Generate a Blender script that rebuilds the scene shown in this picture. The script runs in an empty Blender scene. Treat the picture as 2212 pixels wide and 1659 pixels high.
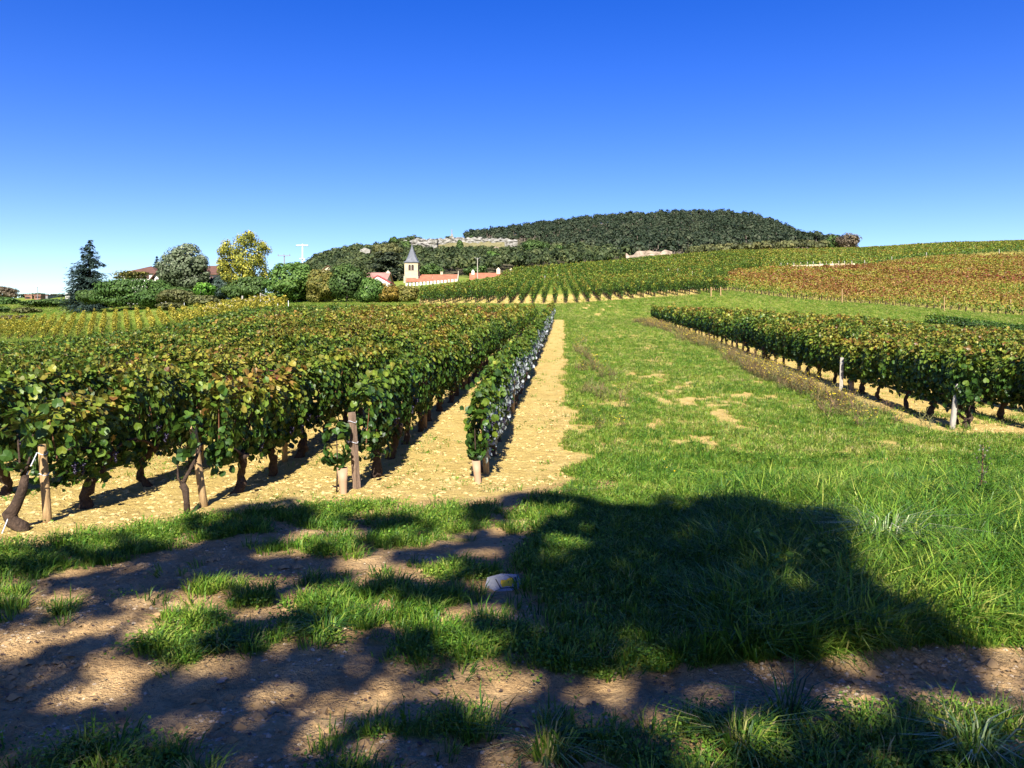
import bpy, math, random
import numpy as np

rng = np.random.default_rng(7)
random.seed(7)
sc = bpy.context.scene
COL = sc.collection
R = math.radians

# ------------------------------------------------------------------ camera, sky, sun, exposure
FPX, HOR, EYE = 770.0, 340.0, 1.6          # focal length in px of a 1024 px wide picture, eye level row, eye height
cam_d = bpy.data.cameras.new('camera')
cam_d.sensor_width = 36.0
cam_d.lens = 36.0 * FPX / 1024.0
cam_d.shift_y = -(384.0 - HOR) / 1024.0
cam_d.clip_start, cam_d.clip_end = 0.1, 6000.0
cam = bpy.data.objects.new('camera', cam_d)
cam.location = (0, 0, EYE)
cam.rotation_euler = (R(90), 0, 0)
COL.objects.link(cam)
sc.camera = cam

SUN_AZ, SUN_EL = R(2.0), R(38.0)            # light travels towards +Y, a little to the right
LIGHT = np.array([math.sin(SUN_AZ) * math.cos(SUN_EL), math.cos(SUN_AZ) * math.cos(SUN_EL), -math.sin(SUN_EL)])
world = bpy.data.worlds.new('World')
sc.world = world
world.use_nodes = True
wn, wl = world.node_tree.nodes, world.node_tree.links
wn.clear()
w_out = wn.new('ShaderNodeOutputWorld')
w_bg = wn.new('ShaderNodeBackground')
w_sky = wn.new('ShaderNodeTexSky')
w_sky.sky_type = 'NISHITA'
w_sky.sun_disc = False
w_sky.sun_elevation = SUN_EL
w_sky.sun_rotation = math.pi + SUN_AZ
w_sky.altitude = 250
w_sky.air_density = 1.0
w_sky.dust_density = 0.35
w_sky.ozone_density = 3.0
w_hsv = wn.new('ShaderNodeHueSaturation')
w_hsv.inputs['Saturation'].default_value = 1.42
w_hsv.inputs['Hue'].default_value = 0.53
w_bg.inputs['Strength'].default_value = 0.073
wl.new(w_sky.outputs[0], w_hsv.inputs['Color'])
wl.new(w_hsv.outputs[0], w_bg.inputs['Color'])
wl.new(w_bg.outputs[0], w_out.inputs['Surface'])

sun_d = bpy.data.lights.new('sun', 'SUN')
sun_d.energy = 5.0
sun_d.angle = R(0.53)
sun_d.color = (1.0, 0.95, 0.86)
sun = bpy.data.objects.new('sun', sun_d)
from mathutils import Vector
sun.rotation_euler = Vector(LIGHT).to_track_quat('-Z', 'Y').to_euler()
sun.location = (-2, -20, 30)
COL.objects.link(sun)

sc.view_settings.view_transform = 'Standard'
sc.view_settings.look = 'None'
sc.view_settings.gamma = 1.0
sc.view_settings.use_curve_mapping = False
sc.view_settings.exposure = 1.45
sc.render.engine = 'CYCLES'
sc.cycles.use_denoising = True
sc.cycles.max_bounces = 6
sc.cycles.diffuse_bounces = 3
sc.cycles.transmission_bounces = 4
sc.cycles.transparent_max_bounces = 4

# ------------------------------------------------------------------ small numeric tools
def smooth(a, b, x):
    t = np.clip((np.asarray(x, float) - a) / (b - a), 0, 1)
    return t * t * (3 - 2 * t)

_perm = np.random.default_rng(3).permutation(512)
_val = np.random.default_rng(4).random(512)
def _h(ix, iy):
    return _val[(_perm[(ix & 511)] + iy) & 511]
def noise2(x, y):
    x = np.asarray(x, float); y = np.asarray(y, float)
    ix = np.floor(x).astype(int); iy = np.floor(y).astype(int)
    fx = x - ix; fy = y - iy
    fx = fx * fx * (3 - 2 * fx); fy = fy * fy * (3 - 2 * fy)
    a = _h(ix, iy); b = _h(ix + 1, iy); c = _h(ix, iy + 1); d = _h(ix + 1, iy + 1)
    return (a * (1 - fx) + b * fx) * (1 - fy) + (c * (1 - fx) + d * fx) * fy
def fbm(x, y, o=4):
    s = 0; a = 0.5
    for k in range(o):
        s = s + a * noise2(x * 2 ** k + 17.3 * k, y * 2 ** k - 9.1 * k); a *= 0.5
    return s / (1 - 0.5 ** o)

def pchip(xs, ys, xq):
    xs = np.asarray(xs, float); ys = np.asarray(ys, float); xq = np.asarray(xq, float)
    h = np.diff(xs); dl = np.diff(ys) / h
    m = np.zeros_like(xs)
    m[0], m[-1] = dl[0], dl[-1]
    for i in range(1, len(xs) - 1):
        if dl[i - 1] * dl[i] > 0:
            w1 = 2 * h[i] + h[i - 1]; w2 = h[i] + 2 * h[i - 1]
            m[i] = (w1 + w2) / (w1 / dl[i - 1] + w2 / dl[i])
    xq = np.clip(xq, xs[0], xs[-1])
    i = np.clip(np.searchsorted(xs, xq) - 1, 0, len(xs) - 2)
    t = (xq - xs[i]) / h[i]
    return ((1 + 2 * t) * (1 - t) ** 2 * ys[i] + t * (1 - t) ** 2 * h[i] * m[i]
            + t * t * (3 - 2 * t) * ys[i + 1] + t * t * (t - 1) * h[i] * m[i + 1])

def X_(px, d): return (px - 512.0) / FPX * d           # photo column (1024 wide) at depth d -> x
def Z_(py, d): return EYE - (py - HOR) / FPX * d        # photo row at depth d -> z
K = 1024.0 / 2212.0                                     # measurements were read off a 2212 px wide view
def XK(px, d): return X_(px * K, d)
def ZK(py, d): return Z_(py * K, d)

# ------------------------------------------------------------------ the lie of the land (heights surveyed along bearings)
def zy(d, y): return Z_(y, d)
_near = [(0.5, 0.0), (8.7, 0.0)]
PROF = {
    -250: _near + [(13, .0), (20, .02), (30, .04), (45, .06), (60, .1), (75, .9), (85, 1.7), (100, 3.2), (130, 7), (180, 11), (230, 14), (280, 17), (350, 20), (500, 25), (800, 33), (1500, 35)],
    0: _near + [(13, .02), (20, .03), (30, .05), (40, .08), (58, .12), (75, .9), (85, 1.8), (100, zy(100, 325)), (118, zy(118, 314)), (130, zy(130, 310)), (145, zy(145, 307)), (180, zy(180, 303.5)), (230, zy(230, 301)), (280, zy(280, 298.5)), (350, 20), (500, 25), (800, 33), (1500, 35)],
    140: _near + [(13, .14), (20, .34), (30, .58), (45, .9), (60, 1.15), (75, zy(75, 335)), (85, zy(85, 326)), (100, zy(100, 311)), (110, zy(110, 306.5)), (130, zy(130, 304.5)), (180, zy(180, 300)), (230, 15), (280, 18), (350, 21), (500, 27), (800, 36), (1500, 38)],
    273: _near + [(13, .27), (20, .7), (30, 1.32), (45, 2.2), (60, 3.0), (75, zy(75, 308)), (85, zy(85, 304)), (100, zy(100, 301)), (130, zy(130, 298)), (180, zy(180, 293)), (230, 15.5), (280, 18.5), (400, 23), (600, 35), (800, 40), (1500, 40)],
    319: _near + [(13, .27), (20, .7), (30, 1.32), (45, 2.25), (60, 3.1), (75, zy(75, 307)), (85, zy(85, 303)), (100, zy(100, 300)), (130, zy(130, 296)), (180, zy(180, 291)), (264, 20), (350, 28), (400, zy(400, 277)), (500, zy(500, 268)), (560, zy(560, 264)), (700, 58), (1500, 58)],
    370: _near + [(13, .27), (20, .7), (30, 1.32), (45, 2.25), (60, 3.18), (75, zy(75, 306)), (85, zy(85, 302)), (100, zy(100, 299)), (130, zy(130, 295)), (180, zy(180, 289)), (264, 20.5), (350, 29), (400, zy(400, 272)), (500, zy(500, 259)), (560, zy(560, 254)), (700, 65), (1500, 65)],
    410: _near + [(13, .27), (20, .7), (30, 1.32), (45, 2.25), (60, 3.18), (75, zy(75, 306)), (85, zy(85, 302)), (100, zy(100, 299)), (130, zy(130, 294)), (180, zy(180, 288)), (264, zy(264, 283)), (350, 30), (400, zy(400, 271)), (500, zy(500, 257)), (560, zy(560, 250)), (600, zy(600, 243)), (700, 78), (1500, 78)],
    470: _near + [(13, .27), (20, .7), (30, 1.32), (45, 2.25), (60, 3.2), (75, zy(75, 305)), (100, zy(100, 295)), (130, zy(130, 286)), (150, zy(150, 281)), (180, zy(180, 280)), (264, zy(264, 281)), (350, 31), (400, zy(400, 269)), (500, zy(500, 257)), (555, zy(555, 249)), (575, zy(575, 244)), (590, zy(590, 239.5)), (650, 79), (700, zy(700, 241)), (800, zy(800, 243)), (900, 101), (1500, 100)],
    514: _near + [(13, .27), (20, .7), (30, 1.32), (45, 2.25), (60, 3.22), (77, zy(77, 304)), (100, zy(100, 293)), (130, zy(130, 283)), (165, zy(165, 274.5)), (180, zy(180, 276)), (264, zy(264, 279)), (350, 32), (400, zy(400, 268)), (500, zy(500, 258)), (560, zy(560, 248)), (580, zy(580, 241)), (650, 83), (700, zy(700, 238)), (800, zy(800, 235.5)), (900, 113), (1500, 110)],
    560: _near + [(13, .27), (20, .7), (30, 1.32), (45, 2.28), (60, 3.24), (68, zy(68, 312)), (77, zy(77, 304)), (100, zy(100, 292)), (130, zy(130, 281)), (185, zy(185, 271)), (200, zy(200, 272)), (230, zy(230, 275)), (280, zy(280, 274)), (350, zy(350, 271)), (400, zy(400, 265)), (500, zy(500, 254)), (600, zy(600, 243)), (700, zy(700, 233)), (800, zy(800, 229.5)), (900, 119), (1500, 115)],
    640: _near + [(13, .27), (20, .7), (30, 1.32), (45, 2.25), (62, 3.25), (77, zy(77, 300)), (100, zy(100, 289)), (130, zy(130, 279)), (180, zy(180, 267)), (210, zy(210, 263)), (230, zy(230, 264)), (280, zy(280, 264)), (350, zy(350, 262)), (400, zy(400, 259)), (500, zy(500, 247)), (600, zy(600, 236)), (700, zy(700, 225)), (800, zy(800, 222.5)), (900, 125), (1500, 120)],
    722: _near + [(13, .27), (20, .69), (30, 1.28), (45, 2.1), (62, 3.0), (78, zy(78, 296)), (100, zy(100, 285)), (130, zy(130, 274)), (180, zy(180, 262)), (230, zy(230, 256)), (280, zy(280, 255.5)), (350, zy(350, 256)), (400, zy(400, 254)), (500, zy(500, 243)), (600, zy(600, 232)), (700, zy(700, 226)), (800, zy(800, 220)), (900, 127), (1500, 125)],
    768: _near + [(13, .26), (20, .66), (30, 1.22), (45, 1.95), (62, 2.7), (80, zy(80, 300)), (100, zy(100, 289)), (130, zy(130, 277)), (180, zy(180, 263)), (230, zy(230, 254.5)), (280, zy(280, 253)), (350, zy(350, 253)), (400, zy(400, 252)), (500, zy(500, 245)), (600, zy(600, 236)), (700, zy(700, 231)), (800, zy(800, 227)), (900, 118), (1500, 115)],
    800: _near + [(13, .26), (20, .63), (30, 1.15), (45, 1.85), (62, 2.45), (75, zy(75, 310)), (83, zy(83, 301)), (100, zy(100, 291)), (130, zy(130, 279)), (180, zy(180, 265)), (200, zy(200, 260)), (280, zy(280, 252)), (350, zy(350, 252)), (500, zy(500, 247)), (600, zy(600, 246)), (700, zy(700, 243)), (800, zy(800, 241)), (900, 104), (1500, 100)],
    860: _near + [(13, .25), (20, .6), (30, 1.1), (45, 1.7), (62, 2.1), (75, zy(75, 315)), (83, zy(83, 305.5)), (100, zy(100, 296)), (130, zy(130, 283)), (180, zy(180, 267)), (200, zy(200, 262)), (280, zy(280, 251)), (350, zy(350, 252)), (500, zy(500, 254)), (800, 88), (1500, 85)],
    940: _near + [(13, .2), (20, .45), (30, .8), (45, 1.2), (62, 1.45), (75, zy(75, 320)), (84, zy(84, 310.5)), (100, zy(100, 299)), (130, zy(130, 283.5)), (180, zy(180, 264)), (200, zy(200, 257.5)), (210, zy(210, 255)), (280, zy(280, 247)), (350, zy(350, 249)), (500, 58), (800, 85), (1500, 85)],
    1024: _near + [(13, .16), (20, .36), (30, .6), (45, .88), (62, 1.1), (75, zy(75, 325)), (85, zy(85, 315)), (100, zy(100, 303)), (130, zy(130, 284)), (180, zy(180, 262)), (200, zy(200, 255)), (210, zy(210, 252)), (280, zy(280, 243.5)), (350, zy(350, 246)), (500, 60), (800, 85), (1500, 85)],
    1280: _near + [(13, .12), (20, .25), (30, .42), (45, .6), (62, .8), (75, 2.6), (85, 3.8), (100, 6), (130, 11), (200, 25), (280, 38), (350, 44), (500, 60), (800, 85), (1500, 85)],
}
_lx = np.linspace(math.log(0.5), math.log(1500), 420)
_cp = sorted(PROF)
_tab0 = np.array([pchip([math.log(a) for a, b in PROF[c]], [b for a, b in PROF[c]], _lx) for c in _cp])
_cu = np.array([(c - 512) / FPX for c in _cp])
_uq = np.linspace(_cu[0], _cu[-1], 520)
_tab = np.stack([pchip(_cu, _tab0[:, j], _uq) for j in range(len(_lx))], axis=1)

def H0(x, y):
    x = np.asarray(x, float); y = np.asarray(y, float)
    r = np.hypot(x, y) + 1e-6
    c = y / r
    d = np.maximum(y, r * 0.55)
    u = np.clip(x / np.maximum(y, r * 0.4), _cu[0], _cu[-1])
    iu = np.clip((u - _uq[0]) / (_uq[1] - _uq[0]), 0, len(_uq) - 1.001)
    ld = np.clip((np.log(np.clip(d, .5, 1500)) - _lx[0]) / (_lx[1] - _lx[0]), 0, len(_lx) - 1.001)
    i = iu.astype(int); j = ld.astype(int); fi = iu - i; fj = ld - j
    z = (_tab[i, j] * (1 - fi) * (1 - fj) + _tab[i + 1, j] * fi * (1 - fj)
         + _tab[i, j + 1] * (1 - fi) * fj + _tab[i + 1, j + 1] * fi * fj)
    return z * smooth(-0.2, 0.4, c)

def H(x, y):
    x = np.asarray(x, float); y = np.asarray(y, float)
    r = np.hypot(x, y)
    z = H0(x, y)
    near = 1 - smooth(14, 40, r)
    z = z + near * (0.05 * (fbm(x * .9, y * .9) - .5) + 0.03 * (fbm(x * 4 + 5, y * 4, 3) - .5))
    z = z + (1 - smooth(5, 8, r)) * .045 * (np.abs(fbm(x * 7 + 2, y * 9, 4) - .5) * 2 - .2) * smooth(2.2, 3.0, y) * (.35 + .65 * smooth(.42, .6, fbm(x * 1.1 + 8, y * 1.6, 3)))
    # wheel rut of the track and the hump of long grass on the right
    ry = 3.55 + 0.12 * x * .2
    z = z - 0.045 * np.exp(-((y - ry - .25 * (fbm(x * .8, 3.1 + 0 * x) - .5)) / .22) ** 2) * near
    z = z + 0.10 * smooth(1.2, 3.0, x) * smooth(4.2, 5.0, y) * (1 - smooth(7.5, 9.5, y))
    far = smooth(30, 80, r)
    z = z + far * np.minimum(r * .004, 1.2) * (fbm(x * .05, y * .05, 3) - .5)
    return z
def H1(x, y): return float(H(np.array([x]), np.array([y]))[0])

AZL, AZR, AZM = R(3.95), R(4.6), R(3.4)
def pq(x, y, az=AZL):
    return x * math.cos(az) - y * math.sin(az), y * math.cos(az) + x * math.sin(az)
def xy(p, q, az=AZL):
    return p * math.cos(az) + q * math.sin(az), q * math.cos(az) - p * math.sin(az)
def ray_d(px, py, d0, d1):
    ds = np.linspace(d0, d1, 1600); yy = HOR - FPX * (H(X_(px, ds), ds) - EYE) / ds
    return float(ds[np.argmin(abs(yy - py))])
def colpx(x, y): return 512 + FPX * np.asarray(x) / np.maximum(np.asarray(y), .5)

# ------------------------------------------------------------------ ground cover map (plan view)
def flat_px(x, y):
    y = np.maximum(y, 1.0)
    return (512 + FPX * x / y) / K, (HOR + FPX * EYE / y) / K
def ell(px, py, cx, cy, rx, ry, soft=.3):
    return 1 - smooth(1 - soft, 1 + soft, np.sqrt(((px - cx) / rx) ** 2 + ((py - cy) / ry) ** 2))
GRASS_SPOTS = [(60, 1215, 170, 38), (250, 1190, 150, 40), (430, 1150, 140, 34), (620, 1130, 150, 34), (755, 1088, 85, 18), (880, 1150, 160, 30),
               (700, 1190, 150, 18), (1060, 1127, 200, 26), (1330, 1105, 220, 34), (130, 1240, 90, 16), (330, 1215, 120, 25),
               (140, 1312, 32, 16), (40, 1352, 80, 24), (20, 1300, 40, 14), (430, 1368, 100, 42), (380, 1418, 85, 22), (300, 1290, 40, 14), (560, 1300, 45, 18),
               (470, 1275, 60, 14), (560, 1385, 50, 22), (830, 1320, 210, 56), (700, 1350, 95, 42), (1000, 1385, 180, 60), 
               (1010, 1252, 110, 20), (1270, 1050, 34, 13)]
BARE_SPOTS = [(1562, 862, 50, 13), (1600, 878, 30, 10), (1425, 828, 28, 9), (1420, 880, 25, 7), (1480, 870, 30, 10), (1455, 850, 22, 7), (1640, 1028, 100, 14), (1720, 1015, 55, 8),
              (1800, 985, 34, 15), (1915, 965, 38, 12), (1880, 940, 30, 5), (2090, 925, 70, 9), (1480, 1060, 28, 9), (1775, 920, 46, 9), (1590, 958, 24, 7), (1330, 770, 15, 7), (1325, 712, 10, 4),
              (1180, 955, 45, 12), (1190, 1020, 60, 26), (1560, 935, 30, 7), (1405, 805, 14, 4), (1345, 820, 10, 5), (1395, 775, 10, 3), (1690, 1105, 20, 6), (1850, 1010, 30, 6)]
def yfront(x):
    return np.interp(x, [-12, -8, -4.3, -3.2, -2, -.4, .6, 1.2], [3.8, 4.6, 5.85, 6.65, 7.4, 7.8, 8.5, 9.0])

def cover(x, y):
    """grass density, soil paleness, long-grass weight, weed weight"""
    x = np.asarray(x, float); y = np.asarray(y, float)
    p, q = pq(x, y)
    pr, qr = pq(x, y, AZR)
    n1 = fbm(x * 1.3, y * 1.3, 4); n2 = fbm(x * 5 + 30, y * 5, 3); n3 = fbm(x * .25 + 3, y * .25, 3)
    jx, jy = (fbm(x * 2.2 + 9, y * 2.2) - .5), (fbm(x * 2.2, y * 2.2 + 31) - .5)
    px, py = flat_px(x, y)
    pys = (HOR - FPX * (H0(x, y) - EYE) / np.maximum(y, 1.0)) / K
    pxj = px + jx * 90; pyj = py + jy * 34
    g_near = np.zeros_like(x)
    for (cx, cy, rx, ry) in GRASS_SPOTS:
        g_near = np.maximum(g_near, np.maximum(ell(pxj, pyj, cx, cy, rx * .88, ry * .82, .25), .46 * ell(pxj, pyj, cx, cy, rx * 1.25, ry * 1.5, .3)))
    n4 = fbm(x * 13 + 4, y * 13, 2)
    g_near = g_near * (.18 + .82 * smooth(.38, .54, n2 * .6 + n1 * .4)) * (.5 + .5 * smooth(.40, .55, n4)) + .10 * smooth(.55, .7, n2)
    right = smooth(1085, 1200, pxj) * smooth(1052, 1075, pyj)
    low = np.interp(pxj, [800, 1000, 1150, 1300, 1500, 1700, 2000, 2300], [1430, 1452, 1436, 1462, 1432, 1425, 1402, 1398])
    right = right * (1 - smooth(-8, 10, pyj - low)) * (.55 + .45 * np.maximum(smooth(.38, .5, n1), smooth(1300, 1500, pxj)))
    g_near = np.maximum(g_near, right)
    bot = smooth(-8, 18, pyj - np.interp(pxj, [-400, 0, 250, 400, 480, 640, 700, 900, 1300, 1700, 2000, 2300], [1590, 1600, 1600, 1625, 1690, 1640, 1585, 1550, 1540, 1565, 1535, 1550]))
    g_near = np.maximum(g_near, bot * (.22 + .58 * smooth(.44, .60, n1 * .4 + n2 * .6)))
    g_near = g_near * (1 - ell(px, py, 1087, 1258, 40, 12, .3))
    behind = y < 1.6
    in_left = (p < 0.02 + (n2 - .5) * .35 + (n1 - .5) * .3) & (q < 58.5) & (y > yfront(x) + (n1 - .5) * .5)
    in_right = (pr > np.interp(y, [13, 25, 40], [5.45, 5.6, 6.0]) + (n1 - .5) * .7 + (n2 - .5) * .3) & (qr > 12.4 + (n1 - .5) * .8) & (qr < 63.5)
    thin = smooth(.50, .66, n1 * .6 + n2 * .4)
    lawn = np.clip(.98 - .52 * thin * (1 - smooth(30, 60, y)), 0, 1)
    bare = np.zeros_like(x)
    pxj2 = px + jx * 46; pyj2 = pys + jy * 20
    for s in BARE_SPOTS:
        bare = np.maximum(bare, ell(pxj2, pyj2, s[0], s[1], s[2] * .62, s[3] * .62, soft=.5))
    bare = bare * (.15 + .75 * smooth(.42, .58, n2))
    lane = fbm(p * 2.6 + 5, q * .8 + 2, 3)
    bare = np.maximum(bare, .75 * smooth(.60, .68, lane * .6 + n2 * .4) * smooth(.5, 1.2, p) * (1 - smooth(4.2, 4.9, pr)) * smooth(9.5, 12, y))
    lawn = lawn * (1 - bare)
    sandy = 1 - smooth(.0, .75, p - .02 - (n2 - .5) * .5)
    lawn = lawn * (1 - .75 * sandy * smooth(.4, .6, n1) * (y < 14))
    g = np.where(y > yfront(x), lawn, g_near)
    g = np.where((x > .9) & (y > 6), np.maximum(right, lawn) * (1 - bare), g)
    g = np.where(in_left, .14 * smooth(.5, .7, n1), g)
    g = np.where(in_right, .30 * smooth(.45, .65, n1), g)
    mid = (y > 76) | (np.hypot(x, y) > 100)
    px1 = px * K
    nm = np.interp(px1, [419, 505, 722], [77.2, 77.2, 79.2])
    g = np.where(mid, np.where((px1 > 418) & (px1 < 727), np.where(y < nm, .95, .28 + .66 * smooth(88, 100, y)), np.where((px1 >= 727) & (px1 < 1100), .55, .85)), g)
    g = np.where((px1 > 700) & (y > 60) & (y < 86), .92, g)
    g = np.where(behind, .4, g)
    pale = np.where(in_left | in_right | mid, 1.0, smooth(-.5, .5, (y - yfront(x))))
    long_ = smooth(1480, 1680, pxj) * smooth(1045, 1125, pyj) * (1 - smooth(-30, 10, pyj - low))
    weed = smooth(0, .9, pr - 4.25 - (n3 - .5) * 1.6 - (n1 - .5) * .8) * (1 - smooth(-.5, .2, pr - np.interp(y, [13, 25, 40], [5.5, 5.7, 6.1]))) * smooth(11.5, 17, y) * (1 - smooth(56, 60, y)) * (.35 + .65 * smooth(.38, .58, n1))
    weed = np.maximum(weed, .16 * smooth(.0, .3, p - .15) * (1 - smooth(.3, 1.7, p)) * smooth(11, 16, y) * (1 - smooth(36, 50, y)) * smooth(.45, .62, n1 * .6 + n3 * .4))
    return g, pale, long_, weed, n1, n2

# ------------------------------------------------------------------ mesh tools
def mesh_obj(name, V, F, mats, parent=None, face_attr=None, vert_attr=None, smooth_=False, matidx=None, link=True):
    """V (n,3); F (m,k) array or list of arrays"""
    me = bpy.data.meshes.new(name)
    Fs = F if isinstance(F, list) else [F]
    Fs = [np.asarray(f, np.int32) for f in Fs if len(f)]
    V = np.asarray(V, np.float32)
    nl = sum(f.size for f in Fs); nf = sum(len(f) for f in Fs)
    me.vertices.add(len(V)); me.vertices.foreach_set('co', V.ravel())
    me.loops.add(nl); me.polygons.add(nf)
    me.loops.foreach_set('vertex_index', np.concatenate([f.ravel() for f in Fs]))
    tot = np.concatenate([np.full(len(f), f.shape[1], np.int32) for f in Fs])
    st = np.concatenate([[0], np.cumsum(tot)[:-1]]).astype(np.int32)
    me.polygons.foreach_set('loop_start', st)
    me.polygons.foreach_set('use_smooth', np.full(nf, bool(smooth_)))
    if matidx is not None: me.polygons.foreach_set('material_index', np.asarray(matidx, np.int32))
    for m in (mats if isinstance(mats, (list, tuple)) else [mats]): me.materials.append(m)
    for k, a in (face_attr or {}).items():
        at = me.attributes.new(k, 'FLOAT', 'FACE'); at.data.foreach_set('value', np.asarray(a, np.float32))
    for k, a in (vert_attr or {}).items():
        at = me.attributes.new(k, 'FLOAT', 'POINT'); at.data.foreach_set('value', np.asarray(a, np.float32))
    me.update(calc_edges=True)
    ob = bpy.data.objects.new(name, me)
    if link: COL.objects.link(ob)
    if parent is not None: ob.parent = parent
    return ob

def tag(o, label=None, cat=None, group=None, kind=None):
    if label: o['label'] = label
    if cat: o['category'] = cat
    if group: o['group'] = group
    if kind: o['kind'] = kind
    return o
def empty(name, loc, rz=0, label=None, cat=None, group=None):
    o = bpy.data.objects.new(name, None)
    o.empty_display_size = .2
    o.location = loc; o.rotation_euler = (0, 0, rz)
    COL.objects.link(o)
    return tag(o, label, cat, group)
def share(src, name, parent, loc=(0, 0, 0), rot=(0, 0, 0), scl=(1, 1, 1)):
    c = bpy.data.objects.new(name, src.data)
    COL.objects.link(c); c.parent = parent
    c.location = loc; c.rotation_euler = rot; c.scale = scl
    return c

class MB:
    """collects boxes, tubes and prisms into one mesh"""
    def __init__(s): s.V = []; s.Q = []; s.T = []; s.N = 0; s.P = []
    def add(s, V, F):
        V = np.asarray(V, float)
        for f in F:
            f = [i + s.N for i in f]
            (s.Q if len(f) == 4 else s.T if len(f) == 3 else s.P).append(f)
        s.V.append(V); s.N += len(V); return s
    def box(s, c, size, rz=0, taper=1.0):
        x, y, z = [a / 2 for a in size]
        v = np.array([(-x, -y, -z), (x, -y, -z), (x, y, -z), (-x, y, -z), (-x * taper, -y * taper, z), (x * taper, -y * taper, z), (x * taper, y * taper, z), (-x * taper, y * taper, z)])
        cs, sn = math.cos(rz), math.sin(rz)
        v = np.stack([v[:, 0] * cs - v[:, 1] * sn, v[:, 0] * sn + v[:, 1] * cs, v[:, 2]], 1) + np.array(c)
        return s.add(v, [(0, 3, 2, 1), (4, 5, 6, 7), (0, 1, 5, 4), (1, 2, 6, 5), (2, 3, 7, 6), (3, 0, 4, 7)])
    def tube(s, path, rad, n=8, cap=True):
        path = np.asarray(path, float); rad = np.broadcast_to(np.asarray(rad, float), (len(path),))
        T = np.gradient(path, axis=0); T /= np.linalg.norm(T, axis=1, keepdims=True) + 1e-9
        ref = np.array([1.0, 0, 0]) if abs(T[0, 0]) < .8 else np.array([0, 1.0, 0])
        rings = []
        for i in range(len(path)):
            a = np.cross(T[i], ref); a /= np.linalg.norm(a) + 1e-9; b = np.cross(T[i], a)
            th = np.arange(n) / n * 2 * math.pi
            rings.append(path[i] + rad[i] * (np.cos(th)[:, None] * a + np.sin(th)[:, None] * b))
        V = np.concatenate(rings); F = []
        for i in range(len(path) - 1):
            for k in range(n):
                k2 = (k + 1) % n
                F.append((i * n + k, i * n + k2, (i + 1) * n + k2, (i + 1) * n + k))
        if cap:
            F.append(tuple(range(n))[::-1]); F.append(tuple((len(path) - 1) * n + k for k in range(n)))
        return s.add(V, F)
    def prism(s, poly, axis, a, b):
        """poly: 2D outline; axis 'y': (x,z) extruded a..b along y; 'z': (x,y) along z; 'x': (y,z) along x"""
        n = len(poly); V = []
        for t in (a, b):
            for (u, v) in poly:
                V.append({'y': (u, t, v), 'z': (u, v, t), 'x': (t, u, v)}[axis])
        F = [tuple(range(n)), tuple(range(n, 2 * n))[::-1]] + [(i, i + n, (i + 1) % n + n, (i + 1) % n) for i in range(n)]
        return s.add(V, F)
    def build(s, name, mat, parent=None, smooth_=False, link=True):
        me = bpy.data.meshes.new(name)
        me.from_pydata([tuple(v) for v in np.concatenate(s.V)], [], s.Q + s.T + s.P)
        me.materials.append(mat)
        me.update()
        import bmesh
        bm = bmesh.new(); bm.from_mesh(me); bmesh.ops.recalc_face_normals(bm, faces=bm.faces); bm.to_mesh(me); bm.free()
        if smooth_: me.polygons.foreach_set('use_smooth', np.ones(len(me.polygons), bool))
        o = bpy.data.objects.new(name, me)
        if link: COL.objects.link(o)
        if parent is not None: o.parent = parent
        return o

# leaf templates: vertices in (side, along, normal), faces
def _vine_leaf():
    out = [(0, .03, 0), (.27, -.10, .02), (.48, .08, .06), (.52, .34, .05), (.46, .6, .08), (.26, .76, .02), (0, .94, -.07), (-.24, .78, .02), (-.48, .6, .08), (-.52, .32, .05), (-.48, .10, .06), (-.27, -.11, .02)]
    V = np.array([(0, .38, -.08)] + out); V[:, 1] -= .3
    n = len(out)
    F = np.array([(0, 1 + i, 1 + (i + 1) % n) for i in range(n)])
    return V, F
LEAF_VINE = _vine_leaf()
def _vine_leaf_mid():
    V = np.array([(0, -.25, 0), (.45, -.2, .08), (.5, .3, .1), (0, .68, -.06), (-.5, .3, .1), (-.45, -.2, .08)])
    return V, np.array([(0, 1, 2, 3), (0, 3, 4, 5)])
LEAF_MID = _vine_leaf_mid()
LEAF_QUAD = (np.array([(0, -.5, 0), (.45, 0, .12), (0, .55, 0), (-.45, 0, .12)]), np.array([(0, 1, 2), (0, 2, 3)]))
LEAF_NEEDLE = (np.array([(0, -.5, 0), (.2, 0, .05), (0, .6, 0), (-.2, 0, .05)]), np.array([(0, 1, 2), (0, 2, 3)]))

def unit(v): return v / (np.linalg.norm(v, axis=1, keepdims=True) + 1e-9)
def leaves(P, N, size, tmpl, down=1.0, jit=.6, axis=None, r=rng):
    """returns V, F, index of the leaf of each face"""
    n = len(P); N = unit(np.asarray(N, float))
    a = (np.array([0, 0, -1.0]) * down if axis is None else axis) + r.normal(0, jit, (n, 3))
    a = unit(a - N * np.sum(a * N, 1, keepdims=True))
    b = np.cross(a, N)
    tv, tf = tmpl
    s = np.broadcast_to(np.asarray(size, float), (n,))[:, None, None]
    V = P[:, None, :] + s * (tv[None, :, 0:1] * b[:, None, :] + tv[None, :, 1:2] * a[:, None, :] + tv[None, :, 2:3] * N[:, None, :])
    k = len(tv)
    F = (tf[None] + (np.arange(n) * k)[:, None, None]).reshape(-1, tf.shape[1])
    return V.reshape(-1, 3), F, np.repeat(np.arange(n), len(tf))
def leaf_obj(name, P, N, size, ripe, tmpl, mat, parent=None, link=True, white=None, **kw):
    V, F, li = leaves(P, N, size, tmpl, **kw)
    fa = {'ripe': np.asarray(ripe)[li], 'rnd': rng.random(len(P))[li]}
    if white is not None: fa['white'] = np.asarray(white, float)[li]
    return mesh_obj(name, V, F, mat, parent, face_attr=fa, link=link)

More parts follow.
